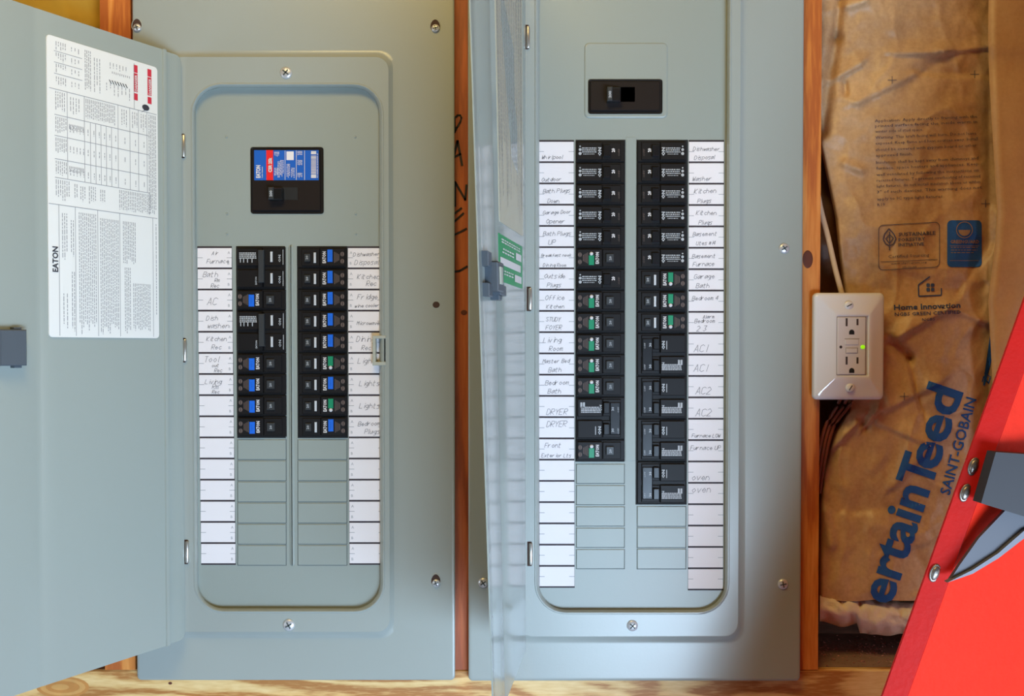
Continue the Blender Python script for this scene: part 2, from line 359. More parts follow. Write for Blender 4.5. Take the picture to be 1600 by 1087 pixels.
def breaker_meshes(kind, side):
    """kind: afci_blue, afci_green, grey, double, double_grey ; side L or R = column (handle toward the centre)"""
    R = side == 'R'; rng = random.Random(kind+side)
    X = (lambda a, b: (a, b)) if R else (lambda a, b: (WB-b, WB-a))
    parts = []; poles = 2 if kind.startswith('double') else 1; H = HB*poles
    mb = MB(); lbox(mb, 0, WB, 1.0, H-0.6, -6, 3.0, 0.8)
    for p in range(poles):
        yb = p*HB
        lbox(mb, *X(6, 34 if kind != 'grey' else 35), yb+3.4, yb+HB-3.4, 2, 5.2, 0.8)
        lbox(mb, *X(35, 73), yb+3.0, yb+HB-3.0, 2, 7.0, 0.9)
    parts.append(('body', mb, 'black'))
    def T(shapes, z, m, name='printing'): parts.append((name, lprint(shapes, z), m))
    if kind.startswith('afci'):
        mb = MB(); lbox(mb, *X(11, 20), 10, 22, 5, 8.6, 0.8) if R else lbox(mb, 46, 58, 10, 23, 5, 8.6, 0.8); parts.append(('toggle', mb, 'togglegrey'))
        sh = []; vtext(sh, '20', 16.8 if R else 54, 13, 19, 3.4); T(sh, 8.75, 'greyprint')
        if R: mb = MB(); lbox(mb, 25, 28.5, 8, 24, 5, 6.4, 0.4); parts.append(('trip_window', mb, 'window'))
        sh = []; x = 44 if R else 34.8; vtext(sh, 'EATON', x, 7.5, 25.5, 5.0, 0.035); T(sh, 7.15, 'white', 'lettering')
        mb = MB(); g = kind == 'afci_green'
        x0, x1 = (46.5, 54.5) if R else (19, 27.5)
        ylo, yhi = (12.5, 27.5) if R else ((5.5, 20.5) if g else (6, 24.5))
        if not g and R: ylo, yhi = 9.5, 28.5
        lbox(mb, x0, x1, ylo, yhi, 6.5, 8.2, 0.5); parts.append(('test_button', mb, 'green' if g else 'blue'))
        if g:
            cy = ylo-2.6 if R else yhi+2.6; mb = MB(); cx = (x0+x1)/2
            rg = lambda r, z: [((cx+r*math.cos(t))*S, -z*S, (cy+r*math.sin(t))*S) for t in [i*math.pi/7 for i in range(14)]]
            mb.loft([rg(2.9, 6.5), rg(2.9, 7.6), rg(2.1, 8.6), rg(1, 9)], False, True, True); parts.append(('indicator_dot', mb, 'white'))
        else:
            sh = []; vtext(sh, 'TEST', (x0+x1)/2+1.4, ylo+4, yhi-4, 2.6, 0); T(sh, 8.35, 'bluem', 'button_lettering')
        sh = []
        for i in range(4):
            a = X(57+i*2.2, 58+i*2.2); dy = 1.5*i; sh.append(rect(a[0], a[1], 8+dy*.8, 25-dy*.8))
        for cyy in (10.5, 21.5):
            a = X(67, 72); cxx = (a[0]+a[1])/2
            sh.append(([(cxx+3*math.cos(t), cyy+3.6*math.sin(t)) for t in [i*math.pi/5 for i in range(10)]], [list(range(10))]))
        T(sh, 7.12, 'dimprint')
        sh = [rect(*X(69.1, 69.9), 7.5, 13.5), rect(*X(69.1, 69.9), 18.5, 24.5)]
        T(sh, 7.2, 'black', 'printing')
    elif kind == 'grey':
        mb = MB(); lbox(mb, *X(22, 33), 8, 25, 5, 10, 1.0); parts.append(('toggle', mb, 'toggle'))
        sh = []; a = X(15.5, 20.5); vtext(sh, '20', a[1], 15, 21, 4.6, 0.05); T(sh, 5.35, 'white', 'lettering')
        sh = []; a = X(7.5, 11); vtext(sh, 'OFF', a[1], 9, 20, 2.8, 0.0); T(sh, 5.35, 'dimprint', 'lettering')
        sh = []
        a = X(36, 42); vtext(sh, 'ON', a[1]-.5, 9, 22, 4.6, 0.05)
        dashes(sh, *X(43, 66), 14, 23, 3.0, rng, th=1.7, wmin=1, wmax=3, gap=.8, ragged=0.05)
        dashes(sh, *X(46, 64), 11, 13, 2.4, rng, th=1.3, wmin=.8, wmax=2, gap=.9, ragged=0.1)
        a = X(67, 71); cxx = (a[0]+a[1])/2
        for cyy, q in ((12.5, 2.5), (18.5, 2.2), (23.5, 1.2)):
            sh.append(([(cxx+q*math.cos(t), cyy+q*math.sin(t)) for t in [i*math.pi/4 for i in range(8)]], [list(range(8))]))
        T(sh, 7.15, 'greyprint')
    elif kind == 'double':                                  # tie-handle breaker of the left panel
        mb = MB(); lbox(mb, 35.5, 44, 10, H-6, 6.5, 13, 1.0); parts.append(('tie_handle', mb, 'togglegrey'))
        for p in range(2):
            yb = p*HB; mb = MB(); lbox(mb, 52.5, 56, yb+9, yb+25, 5, 6.6, 0.4); parts.append(('trip_window', mb, 'window'))
            sh = []; vtext(sh, 'ON', 68.5, yb+9, yb+20, 3.6, 0.02); sh.append(rect(71.6, 72.5, yb+5, yb+28)); vtext(sh, '20', 41.6, yb+15, yb+21, 2.6); T([q for q in sh[:2]], 5.4, 'greyprint')
        sh = []; dashes(sh, 5, 32, HB+14, HB+24, 2.6, rng, th=1.7, wmin=1, wmax=4, gap=.7, ragged=0.04)
        for x in (6, 11, 17, 24): sh.append(rect(x, x+1.4, HB+8, HB+14))
        vtext(sh, 'EATON', 32, 7, 19, 2.6, 0.02)
        T(sh, 7.15, 'greyprint')
    else:                                                   # double_grey of the right panel
        mb = MB(); lbox(mb, *X(7, 23), 8, H-8, 4, 6.6, 1.2); lbox(mb, *X(24, 33), 8, 25, 5, 10, 1); lbox(mb, *X(24, 33), HB+8, HB+25, 5, 10, 1); parts.append(('tie_handle', mb, 'toggle'))
        for p in range(2):
            yb = p*HB; sh = []; a = X(17, 21); vtext(sh, '30', a[1], yb+12, yb+18, 3.6, 0.03)
            a = X(9, 12); vtext(sh, 'OFF', a[1], yb+9, yb+18, 2.4, 0); T(sh, 6.8, 'greyprint', 'lettering')
        top = HB if R else 0; bot = 0 if R else HB
        sh = []; a = X(37, 41.5); vtext(sh, 'ON', a[1], top+8, top+21, 4.2, 0.05); a = X(44, 46); sh.append(rect(a[0], a[0]+1.2, top+8, top+21))
        dashes(sh, *X(37, 68), bot+9, bot+19, 2.5, rng, th=1.7, wmin=1, wmax=5, gap=.5, ragged=0.03)
        a = X(37, 40); vtext(sh, 'ON', a[1]+1, bot+11, bot+21, 3.6, 0.03)
        for x in (62, 66): a = X(x, x+3); sh.append(rect(a[0], a[1], bot+17, bot+25))
        T(sh, 7.15, 'greyprint')
    return [(n, mesh_of(mb, n, M[m])) for n, mb, m in parts]
_bk = {}
def breaker(kind, side, px, py_bottom, d, parent, label):
    """px = left edge, py_bottom = bottom edge in the photograph"""
    if (kind, side) not in _bk: _bk[(kind, side)] = breaker_meshes(kind, side)
    x, z = W(px, py_bottom, d+3*S); loc = (x, -d, z)
    parts = _bk[(kind, side)]
    b = inst('circuit_breaker', parts[0][1], loc, parent); b['label'] = label
    for n, me in parts[1:]: inst(n, me, loc, b)
    return b

# ---------------------------------------------------------------- screws and keyholes
def screw_on(px, py, d, r, parent, head='zinc', slot_rot=0.6, name='screw'):
    cx, cz = W(px, py, d); mb = MB(); n = 20
    rg = lambda q, dd: [(cx+q*S*math.cos(t), -dd, cz+q*S*math.sin(t)) for t in [2*math.pi*i/n for i in range(n)]]
    mb.loft([rg(r, d), rg(r, d+.0008), rg(r*.9, d+.0016), rg(r*.6, d+.0024), rg(r*.25, d+.0027)], False, True, True)
    s = obj(name, mb, M[head], parent)
    mb = MB(); c, sn = math.cos(slot_rot), math.sin(slot_rot)
    for k in ((0,) if head == 'plate' else (0, 1)):
        ux, uz = (c, sn) if k == 0 else (-sn, c)
        L, t = r*.62*S, r*.12*S
        mb.add([(cx+a*ux-b*uz, -(d+.00285), cz+a*uz+b*ux) for a, b in ((-L, -t), (L, -t), (L, t), (-L, t))], [[0, 1, 2, 3]])
    obj('screw_slot', mb, M['groove'], s)
    return s
def keyhole(px, py, d, parent, screw=True):
    """teardrop mounting hole: dark opening, turned rim, screw head sitting in it"""
    mb = MB(); cx, cz = W(px, py, d); n = 24
    def ring(k, dd):
        out = []
        for i in range(n):
            t = 2*math.pi*i/n; r = 7.6*k if math.sin(t) < 0.35 else (7.6*k*(1 if math.sin(t) < .6 else 1.0))
            x = r*math.cos(t)*(1 if math.sin(t) < .5 else 0.95); y = r*math.sin(t)*(1 if math.sin(t) < .2 else 1.55)
            out.append((cx+x*S, -dd, cz+y*S))
        return out
    mb.loft([ring(1.12, d), ring(1.05, d+.0006), ring(.95, d+.0004)], False, False, True)
    k = obj('keyhole', mb, M['paint'], parent)
    mb = MB(); mb.add(ring(.97, d+.0002), [list(range(n))]); obj('keyhole_opening', mb, M['hole'], k)
    if screw: screw_on(px+0.5, py+2.5, d+.0005, 6.2, parent, 'zinc', 0.3)

# ---------------------------------------------------------------- panel cover
def cover(parent, outer, raised, recess, dc, dr, dplate, rrec, inner_step=None):
    """outer/raised/recess = (x0,y0,x1,y1) in photograph pixels; dc outer plate, dr raised field, dplate recess floor"""
    def R(r, d, rad, g=0):
        x0, z1 = W(r[0]-g, r[1]-g, d); x1, z0 = W(r[2]+g, r[3]+g, d); return rr(x0, x1, z0, z1, max(rad, .5)*S, d, 9)
    mb = MB()
    mb.loft([R(outer, 0.0, 7), R(outer, dc-.0012, 7), R(outer, dc-.0003, 6, -1), R(outer, dc, 6, -2.5), R(outer, dc, 6, -5), R(raised, dc, 24, 8),
             R(raised, dc, 24, 4), R(raised, dc+(dr-dc)*.5, 22, 0), R(raised, dr, 20, -3), R(raised, dr, 20, -4),
             R(recess, dr, rrec+5, 5), R(recess, dr, rrec+4.5, 4.5), R(recess, dr+.0009, rrec+3.5, 3.4), R(recess, dr+.0009, rrec+2, 2), R(recess, dr-.0006, rrec, 0), R(recess, dr-.004, rrec-2, -2.5), R(recess, dplate, rrec-2, -3)], False, False, True)
    c = obj('cover', mb, M['paint'], parent)
    # creased look: split shading at sharp turns
    c.data.set_sharp_from_angle(angle=math.radians(38))
    mb = MB(); mb.loft([R(recess, dplate-.0015, rrec), R(recess, dplate, rrec)], False, True); obj('dead_front', mb, M['paintd'], parent)
    return c
def emboss(mb, x0, y0, x1, y1, d, h=0.0006, b=1.6):
    """a knock-out blank: thin raised plate with a sunk line round it"""
    a, z1 = W(x0, y0, d); c, z0 = W(x1, y1, d); mb.box(a, c, z0, z1, d, d+h, min(b*S, h)); return mb
def filler(x0, y0, x1, y1, d, parent):
    mb = MB(); a, z1 = W(x0, y0, d); c, z0 = W(x1, y1, d)
    g = 1.0*S
    mb.loft([[(a, -d-.0001, z0), (c, -d-.0001, z0), (c, -d-.0001, z1), (a, -d-.0001, z1)], [(a+g*.2, -d+.00, z0+g*.2), (c-g*.2, -d, z0+g*.2), (c-g*.2, -d, z1-g*.2), (a+g*.2, -d, z1-g*.2)]], False, False)
    f = MB(); f.box(a+g*.6, c-g*.6, z0+g*.6, z1-g*.6, d-.001, d+.0011, .0006); o = obj('filler_plate', f, M['paintd'], parent)
    t = MB(); t.box(a-g*.15, c+g*.3, z0-g*.3, z0+g*.6, d, d+.00025); t.box(c-g*.5, c+g*.3, z0, z1, d, d+.00025); t.box(a-g*.15, a+g*.4, z0, z1, d, d+.0002)
    obj('knockout_line', t, M['groove'], o); return o

CARDS = []
def cards(parent, xl, xr, y0, pitch, n, texts, d, letters, tilt=0.0, seed=1, light_edge=False):
    """directory strip: dark backing with n white cards; texts[k] = [(line, dy, x, size)]"""
    rng = random.Random(seed)
    def X(x, y): return x+tilt*(y-y0)
    mb = MB(); yb = y0+n*pitch
    pts = [(X(xl, y0)-.4, y0-1.4), (X(xr, y0)+.4, y0-1.4), (X(xr, yb)+.4, yb+1.2), (X(xl, yb)-.4, yb+1.2)]
    mb.loft([[P(x, y, d) for x, y in pts[::-1]], [P(x, y, d+.0003) for x, y in pts[::-1]]], False, True)
    obj('label_backing', mb, M['line'], parent)
    for k in range(n):
        a, b = y0+k*pitch+1.6, y0+(k+1)*pitch-1.3
        pts = [(X(xl, a), b), (X(xr, a), b), (X(xr, a), a), (X(xl, a), a)]
        mb = MB(); mb.loft([[P(x, y, d+.0003) for x, y in pts], [P(x, y, d+.0007) for x, y in pts]], False, True)
        c = obj('label_card', mb, M['paper'], parent)
        m = (a+b)/2; sh = []
        l_, r_ = X(xl, a), X(xr, a)
        sh.append(([(l_, m+.4), (l_+8, m+.4), (l_+8, m-.4), (l_, m-.4)], [[0, 1, 2, 3]])); sh.append(([(r_-8, m+.4), (r_, m+.4), (r_, m-.4), (r_-8, m-.4)], [[0, 1, 2, 3]]))
        if letters:
            lx = r_-6.5 if letters == 'R' else l_+3
            for ch, yy in (('A', a+9), ('B', b-4.5)):
                put_text(sh, ch, (lx, yy), (1, 0), (0, -1), height=4.2)
        obj('print_marks', wall_print(sh, d+.00085), M['ink'], c)
        if k < len(texts) and texts[k]:
            sh = []
            for (s, dy, dx, kk) in texts[k]:
                est = sum(4.5*kk*(0.55 if ch in 'il1 ' else 1) for ch in s)+1.5*kk; kk *= min(1, (xr-xl-dx-2)/est)
                hand(sh, s, l_+dx, a+dy, kk, rng, slant=.28, ybias=rng.uniform(-.2, .05), adv=4.5)
            o = obj('handwriting', wall_print(sh, d+.0009), M['pencil'], c); o['label'] = 'faint pencil handwriting'
# ================================================================ LEFT PANEL
DC, DR, DP = 0.010, 0.016, 0.006
LPn = empty('electrical_panel', (W(458, 1062, 0)[0], 0, W(458, 1062, 0)[1]), 'left grey breaker panel with blue-labelled breakers and door swung open to the left', 'breaker panel', 'pair of grey breaker panels on the stud wall')
cover(LPn, (206, -110, 711, 1062), (262, 86, 612, 990), (302, 134, 597, 953), DC, DR, DP, 42)
LL = [[('Air', 11, 22, 1.0), ('Furnace', 24, 14, 1.25)], [('Bath', 12, 8, 1.35), ('Rm', 20, 26, 1.0), ('Rec', 29, 20, 1.1)], [('AC', 23, 14, 1.9)], [('Dish', 14, 12, 1.2), ('washer', 26, 14, 1.3)],
      [('Kitchen', 13, 12, 1.15), ('Rec', 26, 20, 1.2)], [('Tool', 13, 8, 1.5), ('out', 21, 20, .9), ('Rec', 29, 24, 1.0)], [('Living', 14, 9, 1.2), ('Rm', 22, 20, 1.3), ('Rec', 29, 20, .9)]]
LR = [[('Dishwasher', 13, 8, 1.2), ('Disposal', 26, 10, 1.4)], [('Kitchen', 15, 14, 1.5), ('Rec', 26, 28, 1.3)], [('Fridge', 14, 14, 1.3), ('wine cooler', 27, 10, 1.0)], [('Microwave', 21, 13, 1.35)],
      [('Dining', 14, 12, 1.4), ('Rec', 27, 20, 1.2)], [('Lights', 15, 14, 1.5)], [('Lights', 17, 16, 1.5)], [('Lights', 19, 16, 1.5)], [('Bedroom', 14, 14, 1.4), ('Plugs', 26, 24, 1.3)]]
cards(LPn, 308.5, 362, 386, 33.0, 15, LL, DP, 'R', 0.0125, 3)
cards(LPn, 543.5, 597, 386, 33.0, 15, LR, DP, 'L', 0.006, 4)
def ypos(k): return 386+33.0*k
def nth(k): return ['topmost', 'second', 'third', 'fourth', 'fifth', 'sixth', 'seventh', 'eighth', 'ninth', 'tenth', 'eleventh', 'twelfth', 'thirteenth', 'fourteenth'][k]
def gapstrip(x0, y0, x1, y1, d, parent):
    mb = MB(); a, z1 = W(x0, y0, d); c, z0 = W(x1, y1, d); mb.box(a, c, z0, z1, d-.001, d+.0004); return obj('breaker_gap_shade', mb, M['gap'], parent)  # flat dark strip, shade of the gaps round the breakers put into colour
gapstrip(369, 384.5, 446.5, 684, DP, LPn); gapstrip(464, 384.5, 544, 684, DP, LPn)
i = 0
for k, kind in ((0, 'double'), (2, 'afci_blue'), (3, 'double'), (5, 'afci_blue'), (6, 'afci_blue'), (7, 'afci_blue'), (8, 'afci_blue')):
    n = 2 if kind == 'double' else 1
    breaker(kind, 'L', 370.3+.006*33*k, ypos(k+n), DP, LPn, '%s breaker in the left column, %s' % ('double black' if n == 2 else 'single black breaker with blue button,', nth(i)) if n == 2 else 'black breaker with blue button, %s in the left column' % nth(i)); i += 1
for k in range(9):
    g = k in (5, 7)
    breaker('afci_green' if g else 'afci_blue', 'R', 465.5+.006*33*k, ypos(k+1), DP, LPn, 'black breaker with %s button, %s in the right column' % ('green' if g else 'blue', nth(k)))
for k in range(9, 15):
    filler(371, ypos(k)+3, 447.5, ypos(k+1)+2, DP, LPn); filler(465, ypos(k)+3, 542.5, ypos(k+1)+2, DP, LPn)
# centre rib
mb = MB(); a, z1 = W(450.5, 382, DP); c, z0 = W(461, 884, DP)
rg = lambda e, dd: rr(a+e*S, c-e*S, z0+e*S, z1-e*S, (5-e)*S*.9, dd, 5)
mb.loft([rg(0, DP), rg(.8, DP+.0005), rg(2.6, DP+.0014)], False, True, True); obj('centre_rib', mb, M['paintd'], LPn)
# main breaker
def mainbk(parent, x0, y0, x1, y1, d, tog, plate_label, tx):
    mb = MB(); a, z1 = W(x0, y0, d); c, z0 = W(x1, y1, d)
    mb.loft([rr(a, c, z0, z1, 4*S, d, 5), rr(a, c, z0, z1, 4*S, d+.0008, 5), rr(a+1.2*S, c-1.2*S, z0+1.2*S, z1-1.2*S, 3*S, d+.0008, 5), rr(a+2*S, c-2*S, z0+2*S, z1-2*S, 3*S, d+.0003, 5)], False, True)
    m = obj('main_breaker', mb, M['black'], parent); m['label'] = plate_label
    mb = MB(); x2, zb = W(x1-4.5, y1-4.5, d); x3, zt = W(x0+3, y0+4 if tx else y0+4, d); mb.box(x3, x2, zb, zt, d+.0002, d+.0028, .0008); obj('breaker_face', mb, M['brown'], m)
    return m
m = mainbk(LPn, 391.5, 230, 506, 334, DP, 0, 'main breaker with a blue and red label over a black face', False)
DF = DP+.0032
def flat(parent, name, x0, y0, x1, y1, d, mt, th=.0003):
    mb = MB(); a, z1 = W(x0, y0, d+th); c, z0 = W(x1, y1, d+th); mb.box(a, c, z0, z1, d, d+th); return obj(name, mb, M[mt], parent)
bl = flat(m, 'rating_label', 397, 234.5, 498, 281.5, DF-.0004, 'bluem')
flat(m, 'red_rating_bar', 416, 234.5, 427, 281.5, DF, 'red', .0002)
flat(m, 'seal_patch', 447.5, 236.5, 459, 250, DF, 'paper', .0002)
sh = []
vt = lambda s, x, yb, yt, h, b=.02: put_text(sh, s, (x, yb), (0, -1), (-1, 0), width=yb-yt, height=h, bold=b)
vt('EATON', 406.5, 278, 258, 6.2, .05); vt('Cutler-Hammer', 410.5, 278, 260, 1.8); vt('CSR 25k', 424.5, 269, 246, 5, .05)
rng = random.Random(5)
for (x0, x1, a, b) in ((429, 434, 262, 278), (434, 438, 252, 278), (438, 443.5, 250, 278), (429, 436, 237, 245), (448, 453, 256, 278), (455, 461, 262, 278), (465, 473, 270, 278), (465, 473, 250, 259), (465, 473, 236, 243)):
    dashes(sh, x0, x1, a, b, 2.0, rng, th=1.0, wmin=1, wmax=4, gap=.8, ragged=.3, along='y')
for x in (445, 462.5, 475.5): sh.append(([(x, 281), (x+.8, 281), (x+.8, 235), (x, 235)], [[0, 1, 2, 3]]))
sh.append(([(486, 241), (494, 241), (494, 236), (486, 236)], [[0, 1, 2, 3]])); sh.append(([(486, 278), (494, 278), (494, 272.5), (486, 272.5)], [[0, 1, 2, 3]]))
y = 243
while y < 271: h = rng.choice((.5, .8, 1.2)); sh.append(([(486, y+h), (494, y+h), (494, y), (486, y)], [[0, 1, 2, 3]])); y += h+rng.choice((.5, .7, .9))
vt('CSR2200N', 498-1.2, 278, 240, 1.6)
obj('label_printing', wall_print(sh, DF+.0004), M['white'], m)
# main toggle
def toggle(m, px0, py0, px1, py1, txt, slot):
    flat(m, 'toggle_slot', *slot, DF-.0006, 'gap', .0004)
    mb = MB(); a, z1 = W(px0, py0, DF+.008); c, z0 = W(px1, py1, DF+.008); mb.box(a, c, z0, z1, DF-.002, DF+.008, .0012); obj('main_toggle', mb, M['toggle'], m)
    mb = MB(); a, z1 = W(px0, py0-1, DF+.010); c, z0 = W(px0+8, py1-1, DF+.010); mb.box(a, c, z0, z1, DF, DF+.010, .001); t = obj('toggle_tip', mb, M['togglegrey'], m)
    sh = []; put_text(sh, txt, (px0+6, py1-5), (0, -1), (-1, 0), width=(py1-py0)*.5, height=3.8, bold=.03); obj('lettering', wall_print(sh, DF+.0102), M['greyprint'], m)
toggle(m, 419, 293, 441, 312, '200', (426, 292.5, 465, 312))
# pips in the dead front
for (x, y) in ((354, 214), (555, 214), (355, 334), (556, 334), (355, 365), (556, 365)):
    disc(x, y, 1.6, 1.6, DP, M['paintd'], 'dimple', LPn, th=.0012, n=10)
keyhole(214, 41, DC, LPn); keyhole(680, 42, DC, LPn); keyhole(681, 908, DC, LPn)
mb = MB(); disc(681.5, 476, 5.5, 5, DC, M['hole'], 'screw_hole', LPn, th=.0003)
screw_on(447, 114, DR, 9, LPn, slot_rot=.9); screw_on(451.5, 976, DR, 9, LPn, slot_rot=.5)
# hinges
def hinge(px, py, d, parent, L=34):
    mb = MB(); a = Vector(P(px, py-L/2, d+.002)); b = Vector(P(px, py+L/2, d+.002)); mb.tube([a, a.lerp(b, .05), a.lerp(b, .5), a.lerp(b, .95), b], [2.2*S, 3*S, 3*S, 3*S, 2.2*S], 12)
    h = obj('hinge', mb, M['hinge'], parent)
    mb = MB(); x0, z1 = W(px-5.5, py-L/2-2, d+.0002); x1, z0 = W(px+1, py+L/2+2, d+.0002); mb.box(x0, x1, z0, z1, d, d+.0006); obj('hinge_slot', mb, M['hole'], h)
for x, y in ((287, 228), (289, 547), (292.5, 862)): hinge(x, y, DR, LPn)
# catch (clear plastic strike) on the recess edge
mb = MB()
def bx(mb, x0, y0, x1, y1, d0_, d1_, b=.0005):
    a, z1 = W(x0, y0, d1_); c, z0 = W(x1, y1, d1_); mb.box(a, c, z0, z1, d0_, d1_, b)
bx(mb, 582, 524, 603, 529, DP, DR+.001); bx(mb, 582, 565, 603, 571, DP, DR+.001); bx(mb, 582, 528, 587, 566, DP, DR+.001); bx(mb, 599, 528, 603, 566, DP, DR)
obj('door_catch', mb, M['strike'], LPn)
# ---- left door
LA = math.atan2(240, 150); lux, luy = -math.cos(LA), -math.sin(LA)   # direction along the door
HX, _ = W(288, 543.5, DR)
def LD(l, v, off=0.0):
    """l px-units from the hinge, v photograph row at the wall plane, off metres towards the inner (visible) face"""
    z = W(800, v, 0)[1]
    nx, ny = -luy, lux                                           # visible side: right and to the camera
    return (HX+lux*l*S+nx*off, -DR-.004+luy*l*S+ny*off, z)
def door_mesh(Fn, prof, v0, v1, th, lip, Lend, r=12):
    """folded sheet door: profile prof [(l, off)], flat sheet with rounded corners and turned-in lips"""
    mb = MB(); n = len(prof)
    rows = []
    def yedge(l):                                                # rounded outer corners
        e = 0
        if l > Lend-r: e = r-math.sqrt(max(0, r*r-(l-(Lend-r))**2))
        if l < r: e = max(e, r-math.sqrt(max(0, r*r-(r-l)**2)))
        return e
    N = 8
    grid_in = [[Fn(l, v0+yedge(l)+(v1-v0-2*yedge(l))*j/N, o) for j in range(N+1)] for l, o in prof]
    grid_out = [[Fn(l, v0+yedge(l)+(v1-v0-2*yedge(l))*j/N, o-th) for j in range(N+1)] for l, o in prof]
    vs = [p for c in grid_in for p in c]; fs = []
    for i in range(n-1):
        for j in range(N): a = i*(N+1)+j; fs.append([a, a+1, a+N+2, a+N+1])
    mb.add(vs, fs, True)
    vs = [p for c in grid_out for p in c]; mb.add(vs, [f[::-1] for f in fs], True)
    # rim
    for j in (0, N):
        for i in range(n-1): mb.quad(grid_in[i][j], grid_in[i+1][j], grid_out[i+1][j], grid_out[i][j])
    for i in (0, n-1):
        for j in range(N): mb.quad(grid_in[i][j], grid_in[i][j+1], grid_out[i][j+1], grid_out[i][j])
    return mb
ldoor_prof = [(0, 0), (3, .0005), (8, .001), (12, .001), (28, .001), (30, .0012), (31.5, .0056), (34, .0060), (37, .0056), (38, .0036), (60, .003), (120, .0028), (200, .0028), (225, .0028), (229, .0022), (233, .0028), (280, .0034), (320, .0036), (326, .0036), (332, .003), (335, .001)]
mb = door_mesh(LD, ldoor_prof, 97, 989, .0012, 0, 335, 10)
ldoor = obj('panel_door', mb, M['doorpaint'], LPn); ldoor.data.set_sharp_from_angle(angle=math.radians(50)); ldoor['label'] = 'open grey door with a printed instruction sheet'
# sticker
def doorpatch(Fn, l0, l1, v0, v1, off, th, r=3):
    def ring(o, i=0):
        out = []
        for cx, cz, a in ((l1-r, v1-r, 0), (l0+r, v1-r, 90), (l0+r, v0+r, 180), (l1-r, v0+r, 270)):
            for k in range(4): t = math.radians(a+30*k); out.append(Fn(cx+(r)*math.cos(t), cz+(r)*math.sin(t), o))
        return out
    mb = MB(); mb.loft([ring(off), ring(off+th)], False, True); return mb
SO = .0036
st = obj('instruction_sheet', doorpatch(LD, 46, 215, 127, 529, SO-.0008, .0010, 5), M['sticker'], ldoor)
def l_of(px): u = px-800; return (-513-u)/(.53-.000606*u)
sh = []; shd = []; shr = []; shp = []; rng = random.Random(11)
ql = lambda l0, l1, v0, v1: ([(l0, v0), (l1, v0), (l1, v1), (l0, v1)], [[0, 1, 2, 3]])
for v, la, lb in ((197, 48, 212), (231, 60, 205), (259, 60, 205), (290, 60, 205), (315, 60, 205), (351, 48, 214)): sh.append(ql(la, lb, v, v+.9))
for v in (146, 161, 176): sh.append(ql(165, 205, v, v+.8))
for px in (110, 136, 145, 153, 161, 169, 177, 187, 205, 218, 231): sh.append(ql(l_of(px), l_of(px)+.8, 197 if px in (110, 136, 187, 205, 218, 231) else 231, 315))
for px in (96, 121, 155, 188.5, 239): sh.append(ql(l_of(px), l_of(px)+.8, 351, 527))
sh.append(ql(l_of(212), l_of(212)+.8, 131, 197))
def td(px0, px1, v0, v1, pitch=2.9, th=1.1, rg=.3, **k): dashes(sh, l_of(px1), l_of(px0), v0, v1, pitch, rng, th=th, wmin=2, wmax=7, gap=1.3, ragged=rg, along='y', **k)
for a in (133, 148, 163, 180): td(90, 108, a, a+12, 3.2, rg=.6); td(112, 128, a+2, a+10, 5, rg=.5)
td(136, 146, 133, 190, 2.6, rg=.1); td(150, 160, 140, 188, 4); td(170, 200, 140, 150, 5); td(165, 205, 170, 188, 6, rg=.6); td(178, 205, 152, 156, 3)
td(90, 106, 200, 228, 3); td(112, 128, 203, 228, 4); td(137, 182, 200, 228, 2.7, rg=.1)
for px in (195, 211, 224): td(px-4, px+5, 202, 228, 3.6)
for v in (234, 262, 293):
    td(90, 108, v, v+22, 2.8)
    for px in (113, 118, 123, 128, 133, 140, 149, 157, 165, 173, 182, 196, 212, 225): td(px-1.5, px+1.5, v+8, v+17, 3, rg=.1)
td(112, 134, 240, 248, 2.2, rg=.05); td(112, 134, 297, 305, 2.2, rg=.05)
td(90, 112, 318, 347, 3); td(118, 124, 320, 345, 3); td(128, 136, 322, 345, 3); td(140, 152, 320, 346, 3); td(158, 166, 322, 345, 3); td(186, 236, 318, 348, 2.8, rg=.15); td(232, 244, 200, 348, 2.7, rg=.08)
td(98, 108, 362, 425, 3, rg=.2); td(111, 118, 370, 420, 3); td(98, 108, 470, 525, 5, rg=.4); td(112, 119, 440, 525, 3, rg=.2)
td(124, 152, 358, 525, 2.7, rg=.12); td(158, 186, 362, 525, 2.7, rg=.12); td(193, 212, 362, 425, 2.7, rg=.15); td(193, 204, 428, 525, 2.7, rg=.1); td(206, 234, 450, 525, 2.7, rg=.2); td(241, 244, 360, 525, 2.6)
mbt = MB()
for vs, fs in sh: mbt.add([LD(a, b, SO+.0004) for a, b in vs], fs)
o = obj('sheet_printing', mbt, M['ink'], st); o['kind'] = 'stuff'; o['label'] = 'small grey printed text and table lines'
shl = []; put_text(shl, 'EATON', (0, 0), (1, 0), (0, 1), width=34, height=7.5, bold=.03); mbt = MB()
for vs, fs in shl: mbt.add([LD(l_of(93.5)+y, 442-x, SO+.0005) for x, y in vs], fs)
shl = []; put_text(shl, '///////', (0, 0), (1, 0), (0, 1), width=30, height=6, bold=.02)
for vs, fs in shl: mbt.add([LD(l_of(173)-x, 165+y*.8, SO+.0005) for x, y in vs], fs)
cxl, cv = l_of(229), 189
mbt.add([LD(cxl+6*math.cos(t)-0, cv+4.5*math.sin(t)+2, SO+.0005) for t in [i*math.pi/8 for i in range(16)]], [list(range(16))])
mbt.add([LD(a, b, SO+.0005) for a, b in ((cxl+7, 199), (cxl+8, 200), (cxl+1, 195), (cxl, 193))], [[0, 1, 2, 3]])
o = obj('logo_printing', mbt, M['inkdark'], st); o['kind'] = 'stuff'
mbt = MB(); mbp = MB()
